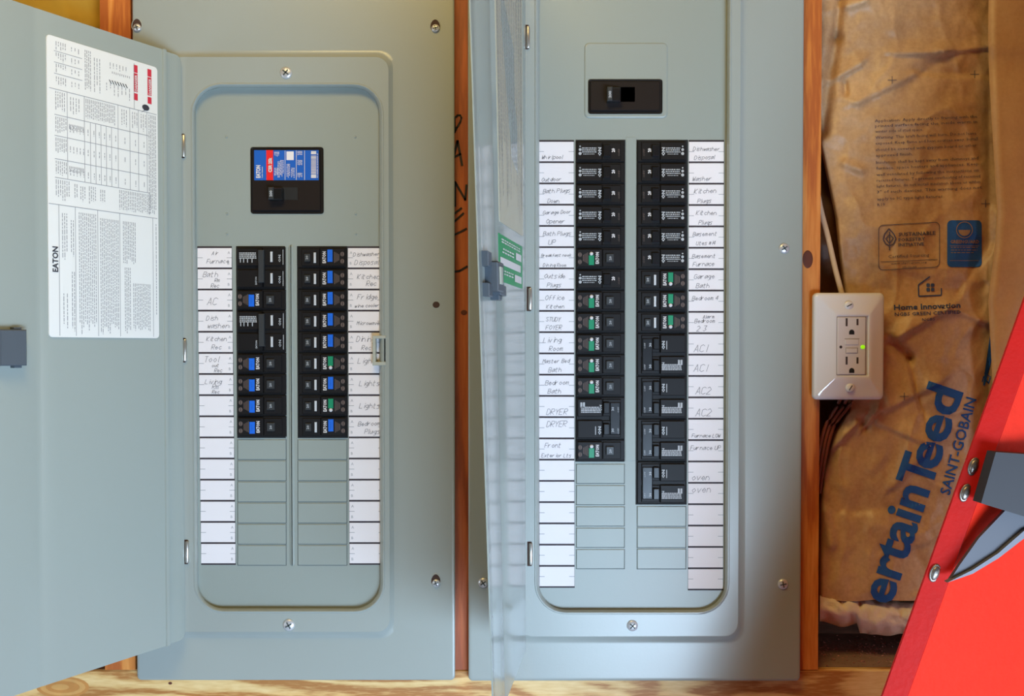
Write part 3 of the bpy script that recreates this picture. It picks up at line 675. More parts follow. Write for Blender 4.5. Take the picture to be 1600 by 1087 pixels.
for px in (214, 235):
    l0, l1 = l_of(px+3), l_of(px-3)
    for a, b in ((133, 144), (145, 172), (174, 184)):
        q = MB(); q.add([LD(x, v, SO+.0004) for x, v in ((l0, a), (l1, a), (l1, b), (l0, b))], [[0, 1, 2, 3]]); obj('warning_bar', q, M['redp'], st)
mbt = MB()
for px in (214, 235):
    shl = []; put_text(shl, 'DANGER', (0, 0), (1, 0), (0, 1), width=24, height=3.6, bold=.03)
    for vs, fs in shl: mbt.add([LD(l_of(px+2)+y, 171-x, SO+.0006) for x, y in vs], fs)
obj('warning_lettering', mbt, M['white'], st)
# latch of the left door
mb = MB()
def dbox(mb, Fn, l0, l1, v0, v1, o0, o1, b=.8):
    r = lambda i, o: [Fn(l0+i, v0+i, o), Fn(l1-i, v0+i, o), Fn(l1-i, v1-i, o), Fn(l0+i, v1-i, o)]
    mb.loft([r(0, o0), r(0, o1-b*S), r(b, o1)], False, True)
dbox(mb, LD, 252, 286, 520, 566, .003, .014, 1.5); dbox(mb, LD, 256, 266, 517, 520, .003, .010, .5); dbox(mb, LD, 256, 266, 566, 569, .003, .010, .5); dbox(mb, LD, 286, 316, 526, 560, .003, .010, 1.5)
obj('door_latch', mb, M['latch'], ldoor)

# ================================================================ RIGHT PANEL
RPn = empty('electrical_panel', (W(990, 1063, 0)[0], 0, W(990, 1063, 0)[1]), 'right grey breaker panel with mostly green-buttoned breakers and door open edge-on', 'breaker panel', 'pair of grey breaker panels on the stud wall')
cover(RPn, (731, -150, 1250, 1063), (808, -85, 1156, 997), (840, -45, 1135, 955), DC, DR-.001, DP, 44)
RL = [[('Whirlpool', 27, 4, 1.0)], [('Outdoor', 29, 4, 1.0)], [('Bath Plugs', 14, 6, 1.1), ('Down', 29, 13, 1.1)], [('Garage Door', 14, 6, 1.0), ('Opener', 28, 11, 1.15)], [('Bath Plugs', 14, 6, 1.1), ('UP', 28, 14, 1.3)],
      [('Breakfast nook', 14, 3, .9), ('Dining Room', 29, 6, .85)], [('Outside', 14, 8, 1.15), ('Plugs', 28, 12, 1.15)], [('Office', 15, 9, 1.3), ('Kitchen', 28, 11, 1.0)], [('STUDY', 15, 10, 1.1), ('FOYER', 28, 10, 1.15)],
      [('Living', 15, 6, 1.3), ('Room', 28, 15, 1.25)], [('Master Bed', 14, 5, 1.0), ('Bath', 28, 14, 1.2)], [('Bedroom', 15, 9, 1.2), ('Bath', 28, 13, 1.2)], [('DRYER', 28, 11, 1.5)], [('DRYER', 14, 11, 1.5)],
      [('Front', 13, 8, 1.2), ('Exterior Lts', 28, 3, 1.0)]]
RR = [[('Dishwasher', 14, 6, 1.0), ('Disposal', 28, 8, 1.05)], [('Washer', 28, 5, 1.15)], [('Kitchen', 14, 8, 1.2), ('Plugs', 29, 13, 1.1)], [('Kitchen', 14, 11, 1.15), ('Plugs', 29, 15, 1.1)], [('Basement', 14, 6, 1.05), ('Utes #14', 28, 11, 1.0)],
      [('Basement', 15, 5, 1.05), ('Furnace', 28, 6, 1.15)], [('Garage', 14, 8, 1.2), ('Bath', 28, 11, 1.2)], [('Bedroom 4', 14, 5, 1.1)], [('Alarm', 9, 22, .9), ('Bedroom', 16, 9, 1.05), ('2 3', 29, 12, 1.4)],
      [('AC1', 28, 8, 1.9)], [('AC1', 25, 8, 1.9)], [('AC2', 27, 11, 1.9)], [('AC2', 28, 11, 1.9)], [('Furnace LOW', 28, 5, 1.0)], [('Furnace UP', 14, 3, 1.1)], [('oven', 28, 5, 1.6)], [('oven', 14, 5, 1.7)]]
PL, PR = 33.18, 33.37
cards(RPn, 842, 896.5, 220, PL, 21, RL, DP, None, 0.0015, 5)
cards(RPn, 1076.5, 1131, 220, PR, 21, RR, DP, None, -0.002, 6)
gapstrip(899.5, 218.5, 976, 721, DP, RPn); gapstrip(994.5, 218.5, 1073, 788, DP, RPn)
i = 0
for k, kind in [(j, 'grey') for j in range(5)]+[(5, 'afci_green'), (6, 'grey')]+[(j, 'afci_green') for j in range(7, 12)]+[(12, 'double_grey'), (14, 'afci_green')]:
    n = 2 if kind == 'double_grey' else 1
    breaker(kind, 'L', 900+.001*k*33, 220+PL*1.0045*(k+n), DP, RPn, {'grey': 'plain black breaker with grey printing', 'afci_green': 'black breaker with green button', 'double_grey': 'double black breaker with tie handle'}[kind]+', %s in the left column' % nth(i)); i += 1
i = 0
for k, kind in [(j, 'grey') for j in range(6)]+[(j, 'afci_green') for j in (6, 7, 8)]+[(j, 'double_grey') for j in (9, 11, 13, 15)]:
    n = 2 if kind == 'double_grey' else 1
    breaker(kind, 'R', 996, 220+PR*(k+n), DP, RPn, {'grey': 'plain black breaker with grey printing', 'afci_green': 'black breaker with green button', 'double_grey': 'double black breaker with tie handle'}[kind]+', %s in the right column' % nth(i)); i += 1
for k in range(5): filler(900, 722+k*33.3+2, 976, 722+(k+1)*33.3, DP, RPn)
for k in range(3): filler(995, 789+k*33.3+1, 1072, 789+(k+1)*33.3, DP, RPn)
# raised frame round the main breaker
mb = MB(); a, z1 = W(911, 65, DP); c, z0 = W(1045, 187, DP)
rg = lambda e, dd, r=8: rr(a+e*S, c-e*S, z0+e*S, z1-e*S, r*S, dd, 6)
mb.loft([rg(0, DP), rg(.5, DP-.0004), rg(1.5, DP-.0004), rg(3.0, DP+.0010, 7), rg(4.5, DP+.0014, 6)], False, True, False); obj('main_breaker_frame', mb, M['paintd'], RPn)
DP2 = DP+.0014
_DF = DF; DF = DP2+.0030
m = mainbk(RPn, 919, 124, 1035, 178, DP2, 0, 'black main breaker without a label, in a raised grey frame', True)
toggle(m, 949, 136, 970, 158, '200', (960, 136, 992, 159))
DF = _DF
screw_on(1225, 388, DC, 8, RPn); screw_on(1223, 912, DC, 8, RPn, slot_rot=.2); screw_on(988, 977, DR-.001, 8.5, RPn, slot_rot=.8); screw_on(755, 910, DC, 8, RPn)
for x, y in ((825, 58), (828.5, 467), (829.5, 865)): hinge(x, y, DR-.001, RPn)
# rib between columns (flat, slightly proud)
emb = MB(); emboss(emb, 978, 214, 993, 720, DP, .0004); obj('centre_rib', emb, M['paintd'], RPn)
# ---- right door, almost edge-on, slightly twisted
RX = 21.0; RDEP = 335.0
def RD(l, v, off=0.0):
    t = l/335.0; xf = -59+.032*v
    x = W(800+RX, 543.5, DR)[0]+(xf-RX)*t*S
    L = math.hypot(xf-RX, RDEP); nx, ny = RDEP/L, -(RX-xf)/L
    return (x+nx*off, -DR-.004-RDEP*t*S*.985+ny*off, W(800, v, 0)[1])
rprof = [(0, 0), (4, .0006), (12, .001), (26, .001), (30, .0012), (32, .0036), (34, .0038), (37, .0034), (60, .003), (150, .003), (225, .003), (229, .0022), (233, .003), (300, .0034), (326, .0040), (330, .0052), (335, .0052)]
mb = door_mesh(RD, rprof, -75, 998, .0012, 0, 335, 9)
rdoor = obj('panel_door', mb, M['doorpaint'], RPn); rdoor.data.set_sharp_from_angle(angle=math.radians(50)); rdoor['label'] = 'grey door seen nearly edge-on with grey sheet and green sticker'
M['sheet2'] = mat('beige_sheet', srgb(176, 172, 152), 0.5, var=.05, vscale=30)  # plain beige, duller than the sheet on the left door
sheet = obj('instruction_sheet', doorpatch(RD, 45, 205, -40, 378, .0028, .0010, 4), M['sheet2'], rdoor)
sh = []; rng = random.Random(21)
for l in range(52, 200, 14): dashes(sh, l, l+10, -30, 368, 3.2, rng, th=1.2, wmin=3, wmax=9, gap=2, ragged=.4, along='y')
mbt = MB()
for vs, fs in sh: mbt.add([RD(a, b, .0040) for a, b in vs], fs)
o = obj('sheet_printing', mbt, M['ink'], sheet); o['kind'] = 'stuff'
gs = obj('green_sticker', doorpatch(RD, 50, 212, 394, 456, .0028, .0008, 1), M['greens'], rdoor)
mbt = MB()
for l0, l1, v0, v1 in ((66, 206, 424, 434), (60, 100, 408, 418), (60, 110, 440, 450)):
    mbt.add([RD(a, b, .0039) for a, b in ((l0, v0), (l1, v0), (l1, v1), (l0, v1))], [[0, 1, 2, 3]])
sh = []; dashes(sh, 70, 200, 399, 406, 3.5, rng, th=1.8, wmin=6, wmax=16, gap=4, ragged=.2); dashes(sh, 115, 200, 411, 420, 4.5, rng, th=2, wmin=6, wmax=14, gap=4); dashes(sh, 120, 196, 440, 447, 4, rng, th=2, wmin=6, wmax=14, gap=5, ragged=.5)
for vs, fs in sh: mbt.add([RD(a, b, .0039) for a, b in vs], fs)
obj('sticker_printing', mbt, M['white'], gs)
mb = MB(); dbox(mb, RD, 292, 312, 428, 446, .003, .010, 1); dbox(mb, RD, 292, 312, 466, 482, .003, .010, 1); dbox(mb, RD, 262, 296, 440, 475, .003, .016, 1.5); dbox(mb, RD, 236, 270, 436, 450, .003, .012, 1); dbox(mb, RD, 236, 272, 465, 478, .003, .014, 1); dbox(mb, RD, 250, 268, 478, 484, .003, .012, 1)
rl = obj('door_latch', mb, M['latch'], rdoor)
mb = MB(); dbox(mb, RD, 276, 288, 445, 466, .016, .0175, .5); obj('latch_slider', mb, M['strike'], rl)

# PANEL written on the stud between the two
sh = []; rng = random.Random(2)
def stroke(pts, wd=3.0):
    for a, b in zip(pts, pts[1:]):
        dx, dy = b[0]-a[0], b[1]-a[1]; L = math.hypot(dx, dy); wd *= 1.25; nx, ny = -dy/L*wd/2, dx/L*wd/2; wd /= 1.25; ex, ey = dx/L*.8, dy/L*.8
        sh.append(([(a[0]+nx-ex, a[1]+ny-ey), (a[0]-nx-ex, a[1]-ny-ey), (b[0]-nx+ex, b[1]-ny+ey), (b[0]+nx+ex, b[1]+ny+ey)], [[0, 1, 2, 3]]))
stroke([(712, 183), (715, 180), (719, 180), (721, 184), (719, 191), (714, 199), (710, 207)], 2.4); stroke([(710, 183), (711, 206)], 2.4)
stroke([(705, 263), (710, 240), (715, 220), (722, 258)], 3); stroke([(709, 246), (720, 240)], 2.6)
stroke([(711, 322), (711, 284), (727, 312), (729, 289)], 2.8)
stroke([(721, 325), (707, 336), (708, 368), (729, 357)], 2.4); stroke([(709, 347), (724, 333)], 2.4)
stroke([(705, 400), (706, 425), (718, 423), (730, 416)], 2.4)
o = obj('marker_writing', wall_print(sh, d0+.0006), M['marker'], wall); o['label'] = 'the word PANEL handwritten in black marker'

# ================================================================ OUTLET
ox0, oy0, ox1, oy1 = 1272.5, 457, 1382, 624.5; DO = .022
a, z1 = W(ox0, oy0, .012); c, z0 = W(ox1, oy1, .012)
out = empty('wall_outlet', ((a+c)/2, .0, z0), 'glossy white outlet plate with two sockets on the right stud', 'outlet')
mb = MB(); rg = lambda e, dd, r: rr(a+e*S, c-e*S, z0+e*S, z1-e*S, r*S, dd, 7)
def rg2(t, dd, r):        # between the edge ring and the insert ring
    e0 = (34, 37); return rr(a+e0[0]*t*S, c-29*t*S, z0+38*t*S, z1-37*t*S, r*S, dd, 7)
mb.loft([rg(0, .004, 7), rg(0, .0085, 7), rg(1.2, .0105, 7), rg(3.2, .0118, 6), rg(6, .0126, 6), rg2(.35, .0138, 4), rg2(.62, .0158, 3), rg2(.80, .0178, 2), rg2(.92, .0184, 2), rg2(1.0, .0184, 1.5), rg2(1.0, .0165, 1.5)], True, True, True)
pl = obj('wall_plate', mb, M['plate'], out)
mb = MB(); mb.box(a+6*S, c-30*S, z0+12*S, z1-12*S, -.02, .006); obj('junction_box', mb, M['bracket'], out)
ia, iz1 = W(1308.5, 495.5, .019); ic, iz0 = W(1352, 585, .019)
mb = MB(); mb.loft([rr(ia, ic, iz0, iz1, 1.5*S, .016, 5), rr(ia, ic, iz0, iz1, 1.5*S, .0188, 5), rr(ia+S, ic-S, iz0+S, iz1-S, 1.2*S, .0194, 5)], False, True); rc = obj('receptacle', mb, M['recept'], out)
mb = MB(); bx(mb, 1307.3, 494.3, 1353.2, 586.2, .0180, .0186, .0001); obj('receptacle_gap', mb, M['slotl'], rc)
DQ = .0194
for (y, g) in ((503, 520), (563, 580)):
    mb = MB(); bx(mb, 1321.4, y-6, 1324.4, y+6.5, DQ, DQ+.0002, 0); bx(mb, 1338.4, y-5, 1341.4, y+5, DQ, DQ+.0002, 0); obj('blade_slot', mb, M['slotl'] if 0 else M['slot'], rc)
    cx, cz = W(1330.8, g-1, DQ); mb = MB(); pts = [(-4, -3.4), (4, -3.4), (4, 1), (2.6, 3.4), (0, 4.4), (-2.6, 3.4), (-4, 1)]
    mb.loft([[(cx+x*S, -DQ, cz+y_*S) for x, y_ in pts], [(cx+x*S, -DQ-.0002, cz+y_*S) for x, y_ in pts]], False, True); obj('ground_slot', mb, M['gap'], rc)
mb = MB(); bx(mb, 1321, 530, 1342, 538.5, DQ, DQ+.0012, .0005); obj('test_button', mb, M['recept'], rc)
mb = MB(); bx(mb, 1320, 528.6, 1343, 529.6, DQ, DQ+.0003, 0); obj('button_line', mb, M['slotl'], rc)
mb = MB(); bx(mb, 1321.5, 543, 1340.5, 552, DQ, DQ+.0004, 0); b_ = obj('reset_gap', mb, M['slotl'], rc)
mb = MB(); bx(mb, 1322.3, 543.8, 1339.7, 551.2, DQ, DQ+.0012, .0004); obj('reset_button', mb, M['recept'], rc)
disc(1348, 542, 3.4, 3.2, DQ, M['led'], 'indicator_light', rc, th=.0008); disc(1313.8, 542, 2.2, 2.4, DQ, M['slot'], 'test_hole', rc, th=.0003)
screw_on(1326, 477, .0150, 7.0, out, 'plate', .5); screw_on(1328, 605.5, .0150, 7.0, out, 'plate', 1.0)

# cables behind the outlet
def cable(name, pts, r, m, label, cat='cable', group=None):
    mb = MB(); P3 = [Vector(P(x, y, d)) for x, y, d in pts]; sm = []
    for i in range(len(P3)-1):
        for k in range(6):
            t = k/6; p0 = P3[max(i-1, 0)]; p1 = P3[i]; p2 = P3[i+1]; p3 = P3[min(i+2, len(P3)-1)]
            sm.append(.5*((2*p1)+(p2-p0)*t+(2*p0-5*p1+4*p2-p3)*t*t+(3*p1-p0-3*p2+p3)*t**3))
    sm.append(P3[-1]); mb.tube(sm, r, 10); o = obj(name, mb, m); o['label'] = label; o['category'] = cat
    if group: o['group'] = group
    return o
cable('white_cable', [(1272, 270, -.03), (1282, 325, -.03), (1293, 368, -.024), (1305, 420, -.02), (1318, 470, -.012), (1322, 500, -.004)], .0033, M['cable'], 'cream sheathed cable running down behind the top of the white outlet plate')
for j, (dx, lab) in enumerate(((0, 'brown cable under the outlet plate, nearest the stud'), (10, 'brown cable under the outlet plate, between its two neighbours'), (19, 'brown cable under the outlet plate, farthest from the stud'))):
    cable('brown_cable', [(1318+dx*1.1, 600, -.006), (1310+dx, 630, -.010-.001*j), (1290+dx*.7, 665, -.014-.001*j), (1279+dx*.6, 710, -.016-.001*j), (1270+dx*.55, 770, -.030-.001*j)], .0021, M['copper'], lab, group='brown cables under the outlet')

# ================================================================ KRAFT PAPER INSULATION
def lerp_poly(poly, y):
    for (xa, ya), (xb, yb) in zip(poly, poly[1:]):
        if ya <= y <= yb: return xa+(xb-xa)*(y-ya)/(yb-ya)
    return poly[0][0] if y < poly[0][1] else poly[-1][0]
CRE = [  # x0,y0,x1,y1, height mm, width px, sidedness
    (1312, 0, 1306, 60, -7, 7, 0), (1306, 60, 1284, 205, -7, 9, 0), (1322, 8, 1350, 0, 4, 8, 0),
    (1398, 84, 1475, 82, 3.5, 9, 1), (1475, 82, 1552, 73, 3, 8, 1), (1340, 160, 1435, 113, 3.5, 12, 1), (1435, 113, 1548, 118, -3, 12, 1), (1296, 128, 1345, 100, 4, 9, 1),
    (1320, 130, 1322, 145, -4, 4, 0), (1320, 255, 1345, 265, 3, 7, 0), (1437, 108, 1490, 84, -2.5, 9, 0),
    (1392, 532, 1482, 482, 5, 12, 1), (1392, 534, 1420, 560, -8, 9, 0), (1420, 560, 1440, 640, -5, 10, 1), (1482, 482, 1545, 505, 3, 12, 1), (1480, 480, 1550, 380, -2.5, 16, 1),
    (1384, 640, 1470, 596, 3.5, 12, 1), (1300, 700, 1345, 655, 5, 10, 1), (1345, 655, 1352, 668, -5, 6, 0), (1350, 668, 1372, 640, 4, 8, 1),
    (1372, 660, 1440, 690, 3, 10, 1), (1396, 760, 1446, 705, 3, 12, 1), (1290, 800, 1300, 850, 4, 8, 0), (1330, 800, 1420, 790, -2, 16, 1), (1440, 850, 1500, 820, 2, 14, 1),
    (1560, 330, 1548, 500, 4, 10, 0), (1400, 420, 1530, 440, 1.5, 20, 1), (1300, 400, 1340, 520, -4, 14, 1), (1330, 330, 1380, 430, 2, 16, 0)]
def seg(px, py, c):
    x0, y0, x1, y1, h, wd, k = c; dx, dy = x1-x0, y1-y0; L2 = dx*dx+dy*dy
    t = max(0, min(1, ((px-x0)*dx+(py-y0)*dy)/L2)); ex, ey = px-(x0+dx*t), py-(y0+dy*t); q = math.hypot(ex, ey)
    fade = math.exp(-(q/wd)**2) if not k else 0
    if k:
        sg = ((px-x0)*dy-(py-y0)*dx)/math.sqrt(L2)
        w2 = wd*(2.6 if sg > 0 else .7); fade = max(0, 1-q/w2)**1.4
    return h*.0017*fade
def pd(px, py):
    """distance of the paper in front of the stud plane (negative = inside the bay)"""
    e = (px-1280)/270.0; e = max(0, min(1, e)); bulge = math.sin(math.pi*min(1, e*1.0+.02))**.7
    d = -.040+.020*bulge
    v = Vector((px*.012, py*.009, 1.3)); d += .006*noise.noise(v)+.0030*noise.noise(v*2.7)+.0012*noise.noise(v*7.3)
    r = 1-abs(noise.noise(Vector((px*.016+3, py*.011+px*.004, 7.7)))); d += .003*(r**6)
    r = 1-abs(noise.noise(Vector((px*.03+9, py*.022-px*.008, 2.7)))); d += .0010*(r**5)
    for c in CRE:
        if abs(px-(c[0]+c[2])/2) < 140 and abs(py-(c[1]+c[3])/2) < 160: d += seg(px, py, c)
    if py > 925: d -= .00012*(py-925)
    return d
PLE = [(1277, -60), (1279, 215), (1305, 340), (1318, 460), (1322, 560), (1326, 640), (1300, 680), (1284, 740), (1280, 800), (1279, 960)]
PRE = [(1552, -60), (1551, 60), (1553, 130), (1565, 330), (1562, 380), (1551, 470), (1556, 560), (1562, 700), (1560, 960)]
batt = empty('insulation_batt', (W(1420, 960, -.06)[0], .06, zsill), 'brown kraft-faced insulation with blue printing between the studs', 'insulation')
mb = MB(); NX, NY = 110, 300; vs = []
for j in range(NY+1):
    py = -60+(938+60)*j/NY; xa, xb = lerp_poly(PLE, py), lerp_poly(PRE, py)
    for i in range(NX+1):
        px = xa+(xb-xa)*i/NX; d = pd(px, py)
        if i == 0: d -= .012
        elif i == 1: d -= .004
        if i == NX: d -= .010
        vs.append(P(px, py+(6*noise.noise(Vector((px*.02, 0, 0))) if j == NY else 0), d))
mb.add(vs, [[j*(NX+1)+i, (j+1)*(NX+1)+i, (j+1)*(NX+1)+i+1, j*(NX+1)+i+1] for j in range(NY) for i in range(NX)], True)
face = obj('paper_facing', mb, M['kraft'], batt)
# under layer to the left, inside the bay
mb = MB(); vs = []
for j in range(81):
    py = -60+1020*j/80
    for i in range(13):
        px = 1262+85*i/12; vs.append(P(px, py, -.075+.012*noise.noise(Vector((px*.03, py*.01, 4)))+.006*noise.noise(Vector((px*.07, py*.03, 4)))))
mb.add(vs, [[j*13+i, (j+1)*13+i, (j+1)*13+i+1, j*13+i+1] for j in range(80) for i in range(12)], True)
obj('side_flange', mb, M['kraft_shaded'], batt)
# wool showing under the torn bottom edge
mb = MB(); vs = []; A_, B_ = 60, 16
for i in range(A_+1):
    px = 1281+(1570-1281)*i/A_; top = 924+ (14*(px-1281)/140 if px < 1421 else 14) + 3*noise.noise(Vector((px*.05, 2, 0))); bot = 983+7*noise.noise(Vector((px*.03, 5, 0)))+ (8 if px > 1340 else -8)
    for k in range(B_+1):
        t = k/B_*math.pi; cy = (top+bot)/2; ry = (bot-top)/2
        dd = -.058+.036*math.sin(t)+.006*noise.noise(Vector((px*.08, k*.5, 1)))+.004*noise.noise(Vector((px*.3, k*1.2, 1)))
        vs.append(P(px, cy-ry*math.cos(t), dd))
mb.add(vs, [[i*(B_+1)+k, i*(B_+1)+k+1, (i+1)*(B_+1)+k+1, (i+1)*(B_+1)+k] for i in range(A_) for k in range(B_)], True)
wool = obj('wool_edge', mb, M['fluff'], batt); wool['label'] = 'white fibreglass wool along the torn bottom edge'
# second layer on the right
batt2 = empty('insulation_batt', (W(1620, 960, -.02)[0], .02, zsill), 'smooth lighter kraft paper facing at the right edge of the photo', 'insulation')
mb = MB(); vs = []
for j in range(121):
    py = -60+1060*j/120; xa = lerp_poly(PRE, py)-7
    for i in range(31):
        px = xa+(1760-xa)*i/30
        d = -.012+.0025*noise.noise(Vector((px*.02, py*.008, 9)))+.0012*noise.noise(Vector((px*.05, py*.03, 9)))+.002*math.exp(-((py-74-(px-1550)*.02)/9)**2)-.002*max(0, 1-abs(py-100)/40)
        if i == 0: d -= .006
        vs.append(P(px, py, d))
mb.add(vs, [[j*31+i, (j+1)*31+i, (j+1)*31+i+1, j*31+i+1] for j in range(120) for i in range(30)], True)
obj('paper_facing', mb, M['kraftl'], batt2)
# left bay batt
batt3 = empty('insulation_batt', (W(90, 960, -.05)[0], .06, zsill), 'yellowish insulation above the open door of the left panel', 'insulation')
mb = MB(); vs = []
for j in range(91):
    py = -80+1080*j/90
    for i in range(41):
        px = -160+320*i/40
        e = min(1, max(0, (165-px)/60)); d = -.05+.03*e**.5+.008*noise.noise(Vector((px*.02, py*.012, 2)))+.004*noise.noise(Vector((px*.06, py*.03, 2)))+.006*math.exp(-((py-12-(px-40)*.25)/6)**2)
        vs.append(P(px, py, d))
mb.add(vs, [[j*41+i, (j+1)*41+i, (j+1)*41+i+1, j*41+i+1] for j in range(90) for i in range(40)], True)
obj('paper_facing', mb, M['yellow'], batt3)

# printing on the paper: cut into small faces and laid on the surface
def subdivide(vs, fs, maxlen):
    vs = list(vs); tris = []
    for f in fs:
        for k in range(1, len(f)-1): tris.append((f[0], f[k], f[k+1]))
    out = []; stack = tris; mid = {}
    while stack:
        a, b, c = stack.pop()
        L = [(math.dist(vs[a], vs[b]), a, b, c), (math.dist(vs[b], vs[c]), b, c, a), (math.dist(vs[c], vs[a]), c, a, b)]
        l, p, q, r = max(L)
        if l <= maxlen: out.append([a, b, c]); continue
        key = (min(p, q), max(p, q))
        if key not in mid: mid[key] = len(vs); vs.append(((vs[p][0]+vs[q][0])/2, (vs[p][1]+vs[q][1])/2))
        mm = mid[key]; stack += [(p, mm, r), (mm, q, r)]
    return vs, out
def paper_print(shapes, m, name, maxlen=6.0, lift=.0011, label=None):
    mb = MB()
    for vs, fs in shapes:
        vs, fs = subdivide(vs, fs, maxlen)
        mb.add([P(x, y, pd(x, y)+lift) for x, y in vs], fs)
    o = obj(name, mb, m, face)
    if label: o['label'] = label
    return o
def ptxt(out, s, x, y, ang, height, width=None, bold=0.0, res=2):
    c, sn = math.cos(math.radians(ang)), math.sin(math.radians(ang)); put_text(out, s, (x, y), (c, -sn), (-sn, -c), width, height, bold, res)
sh = []; ca_, sa_ = math.cos(math.radians(71.3)), math.sin(math.radians(71.3))
for s_, o_, w_ in (('ertain', 0, 190), ('T', 190, 48), ('eed', 221, 131)): ptxt(sh, s_, 1391+ca_*o_, 946-sa_*o_, 71.3, 55, w_, .026, 3)
paper_print(sh, M["bluepr"], "lettering", 7, label='big blue lettering running up the paper')
sh = []; ptxt(sh, 'SAINT-GOBAIN', 1484, 774, 74.5, 16.5, 156, .012); 
sh.append(([(1532, 668), (1533.6, 668), (1508, 776), (1506.4, 776)], [[0, 1, 2, 3]])); sh.append(([(1548, 516), (1551, 516), (1553, 548), (1539, 602), (1536, 602), (1549, 548)], [[0, 1, 2, 3, 4, 5]]))
ptxt(sh, 'Z/', 1545, 600, 74, 12); paper_print(sh, M['bluepr'], 'lettering', 7)
para = ['Application: Apply directly to framing with the', 'printed surface facing the inside warm in', 'winter side of stud space.', 'Warning: This kraft facing will burn. Do not leave', 'exposed. Keep flame and heat sources away. Install', 'should be covered with gypsum board or other',
        'approved finish.', 'Insulation shall be kept away from chimneys and', 'furnace, space heaters and appliances. Keep', 'well ventilated by following the instructions on', 'recessed fixtures. To prevent overheating of recessed', 'light fixtures, do not install insulation above or within', '3" of such devices. This warning does not', 'apply to IC type light fixtures.', 'R19']
sh = []
ys = [191, 199, 207.5, 217, 226, 236, 245, 256, 265, 275, 284, 293, 302, 313, 322]
ws = [160, 160, 75, 158, 160, 158, 58, 160, 160, 160, 162, 162, 164, 104, 12]
for s, y, w_ in zip(para, ys, ws): ptxt(sh, s, 1367+(y-191)*.03, y, 2.6, 4.6, w_, .0, 1)
paper_print(sh, M['bluefade'], 'small_print', 9)
def outline(pts, wd, out, closed=True):
    n = len(pts)
    for i in range(n if closed else n-1):
        a, b = pts[i], pts[(i+1) % n]; dx, dy = b[0]-a[0], b[1]-a[1]; L = math.hypot(dx, dy) or 1; nx, ny = -dy/L*wd/2, dx/L*wd/2
        out.append(([(a[0]+nx, a[1]+ny), (a[0]-nx, a[1]-ny), (b[0]-nx, b[1]-ny), (b[0]+nx, b[1]+ny)], [[0, 1, 2, 3]]))
def rrpx(x0, y0, x1, y1, r, sk=0.0, n=5):
    out = []
    for cx, cy, a in ((x1-r, y1-r, 0), (x0+r, y1-r, 90), (x0+r, y0+r, 180), (x1-r, y0+r, 270)):
        for k in range(n): t = math.radians(a+90*k/(n-1)); X_ = cx+r*math.cos(t); out.append((X_, cy+r*math.sin(t)+sk*(X_-x0)))
    return out
sh = []; outline(rrpx(1373, 352, 1468, 422, 7, -.055), 1.0, sh)
outline([(1389, 354+3), (1397, 366), (1400, 373), (1396, 381), (1390, 384), (1384, 381), (1380, 374), (1382, 366)], 1.8, sh); outline([(1390, 391), (1390, 362)], 1.6, sh, False); outline([(1390, 380), (1396, 372), (1390, 366), (1384, 373)], 1.4, sh)
ptxt(sh, 'SUSTAINABLE', 1404, 369, 2.5, 5.6, 58, .02, 1); ptxt(sh, 'FORESTRY', 1404, 377, 2.5, 5, 42, .02, 1); ptxt(sh, 'INITIATIVE', 1404, 385, 2.5, 5, 40, .02, 1); ptxt(sh, 'Certified Sourcing', 1388, 403, 2.5, 4.8, 64, .0, 1)
outline([(1376, 409), (1465, 405)], .8, sh, False); ptxt(sh, 'www.sfiprogram.org', 1392, 413, 2.5, 3, 56, 0, 1); ptxt(sh, 'SFI-00684', 1410, 419, 2.5, 3, 22, 0, 1)
paper_print(sh, M['bluefade'], 'certification_print', 9)
sh = []; v = rrpx(1480, 344, 1534, 417, 7, 0); sh.append((v, [list(range(len(v)))])); paper_print(sh, M['bluepr'], 'blue_badge', 5)
sh = []; cxy = (1507, 359); outline([(cxy[0]+12.5*math.cos(t), cxy[1]+12.5*math.sin(t)) for t in [i*math.pi/12 for i in range(24)]], 1.2, sh)
sh.append(([(cxy[0]+9.5*math.cos(t), cxy[1]+9.5*math.sin(t)) for t in [i*math.pi/8 for i in range(9)]], [list(range(9))]))
ptxt(sh, 'GREENGUARD', 1485, 380, 0, 5.2, 45, .02, 1)
dashes(sh, 1486, 1530, 386, 397, 4, random.Random(4), th=1.0, wmin=2, wmax=7, gap=1.6); outline([(1484, 384), (1530, 384)], .6, sh, False); outline([(1484, 407), (1530, 407)], .6, sh, False)
paper_print(sh, mat('badge_light_print', srgb(160, 130, 100), .8), 'badge_print', 6, .0017)
sh = []; outline([(1453, 432), (1435, 445), (1435.5, 462.5), (1471, 461), (1471, 450)], 2.0, sh, False)
for x in (1447.5, 1454.5):
    for y in (442.5, 449.5): v = rrpx(x, y, x+5.5, y+5.5, 1.5); sh.append((v, [list(range(len(v)))]))
ptxt(sh, 'Home Innovation', 1397, 484, 2, 8.0, 104, .025, 2); ptxt(sh, 'NGBS GREEN CERTIFIED', 1398, 493.5, 2, 5.4, 104, .01, 1); ptxt(sh, 'NGBS', 1441, 501.5, 3, 4.6, 20, .0, 1)
paper_print(sh, M['bluepr'] if 0 else mat('mid_blue_print', srgb(58, 76, 118), .8), 'logo_print', 7)
for x, y in ((1394, 125), (1523, 116), (1540, 318), (1413, 619)):
    sh = []; outline([(x-7, y), (x+7, y)], 1, sh, False); outline([(x, y-6), (x, y+6)], 1, sh, False)
    paper_print(sh, M['bluefade'], 'register_mark', 6)

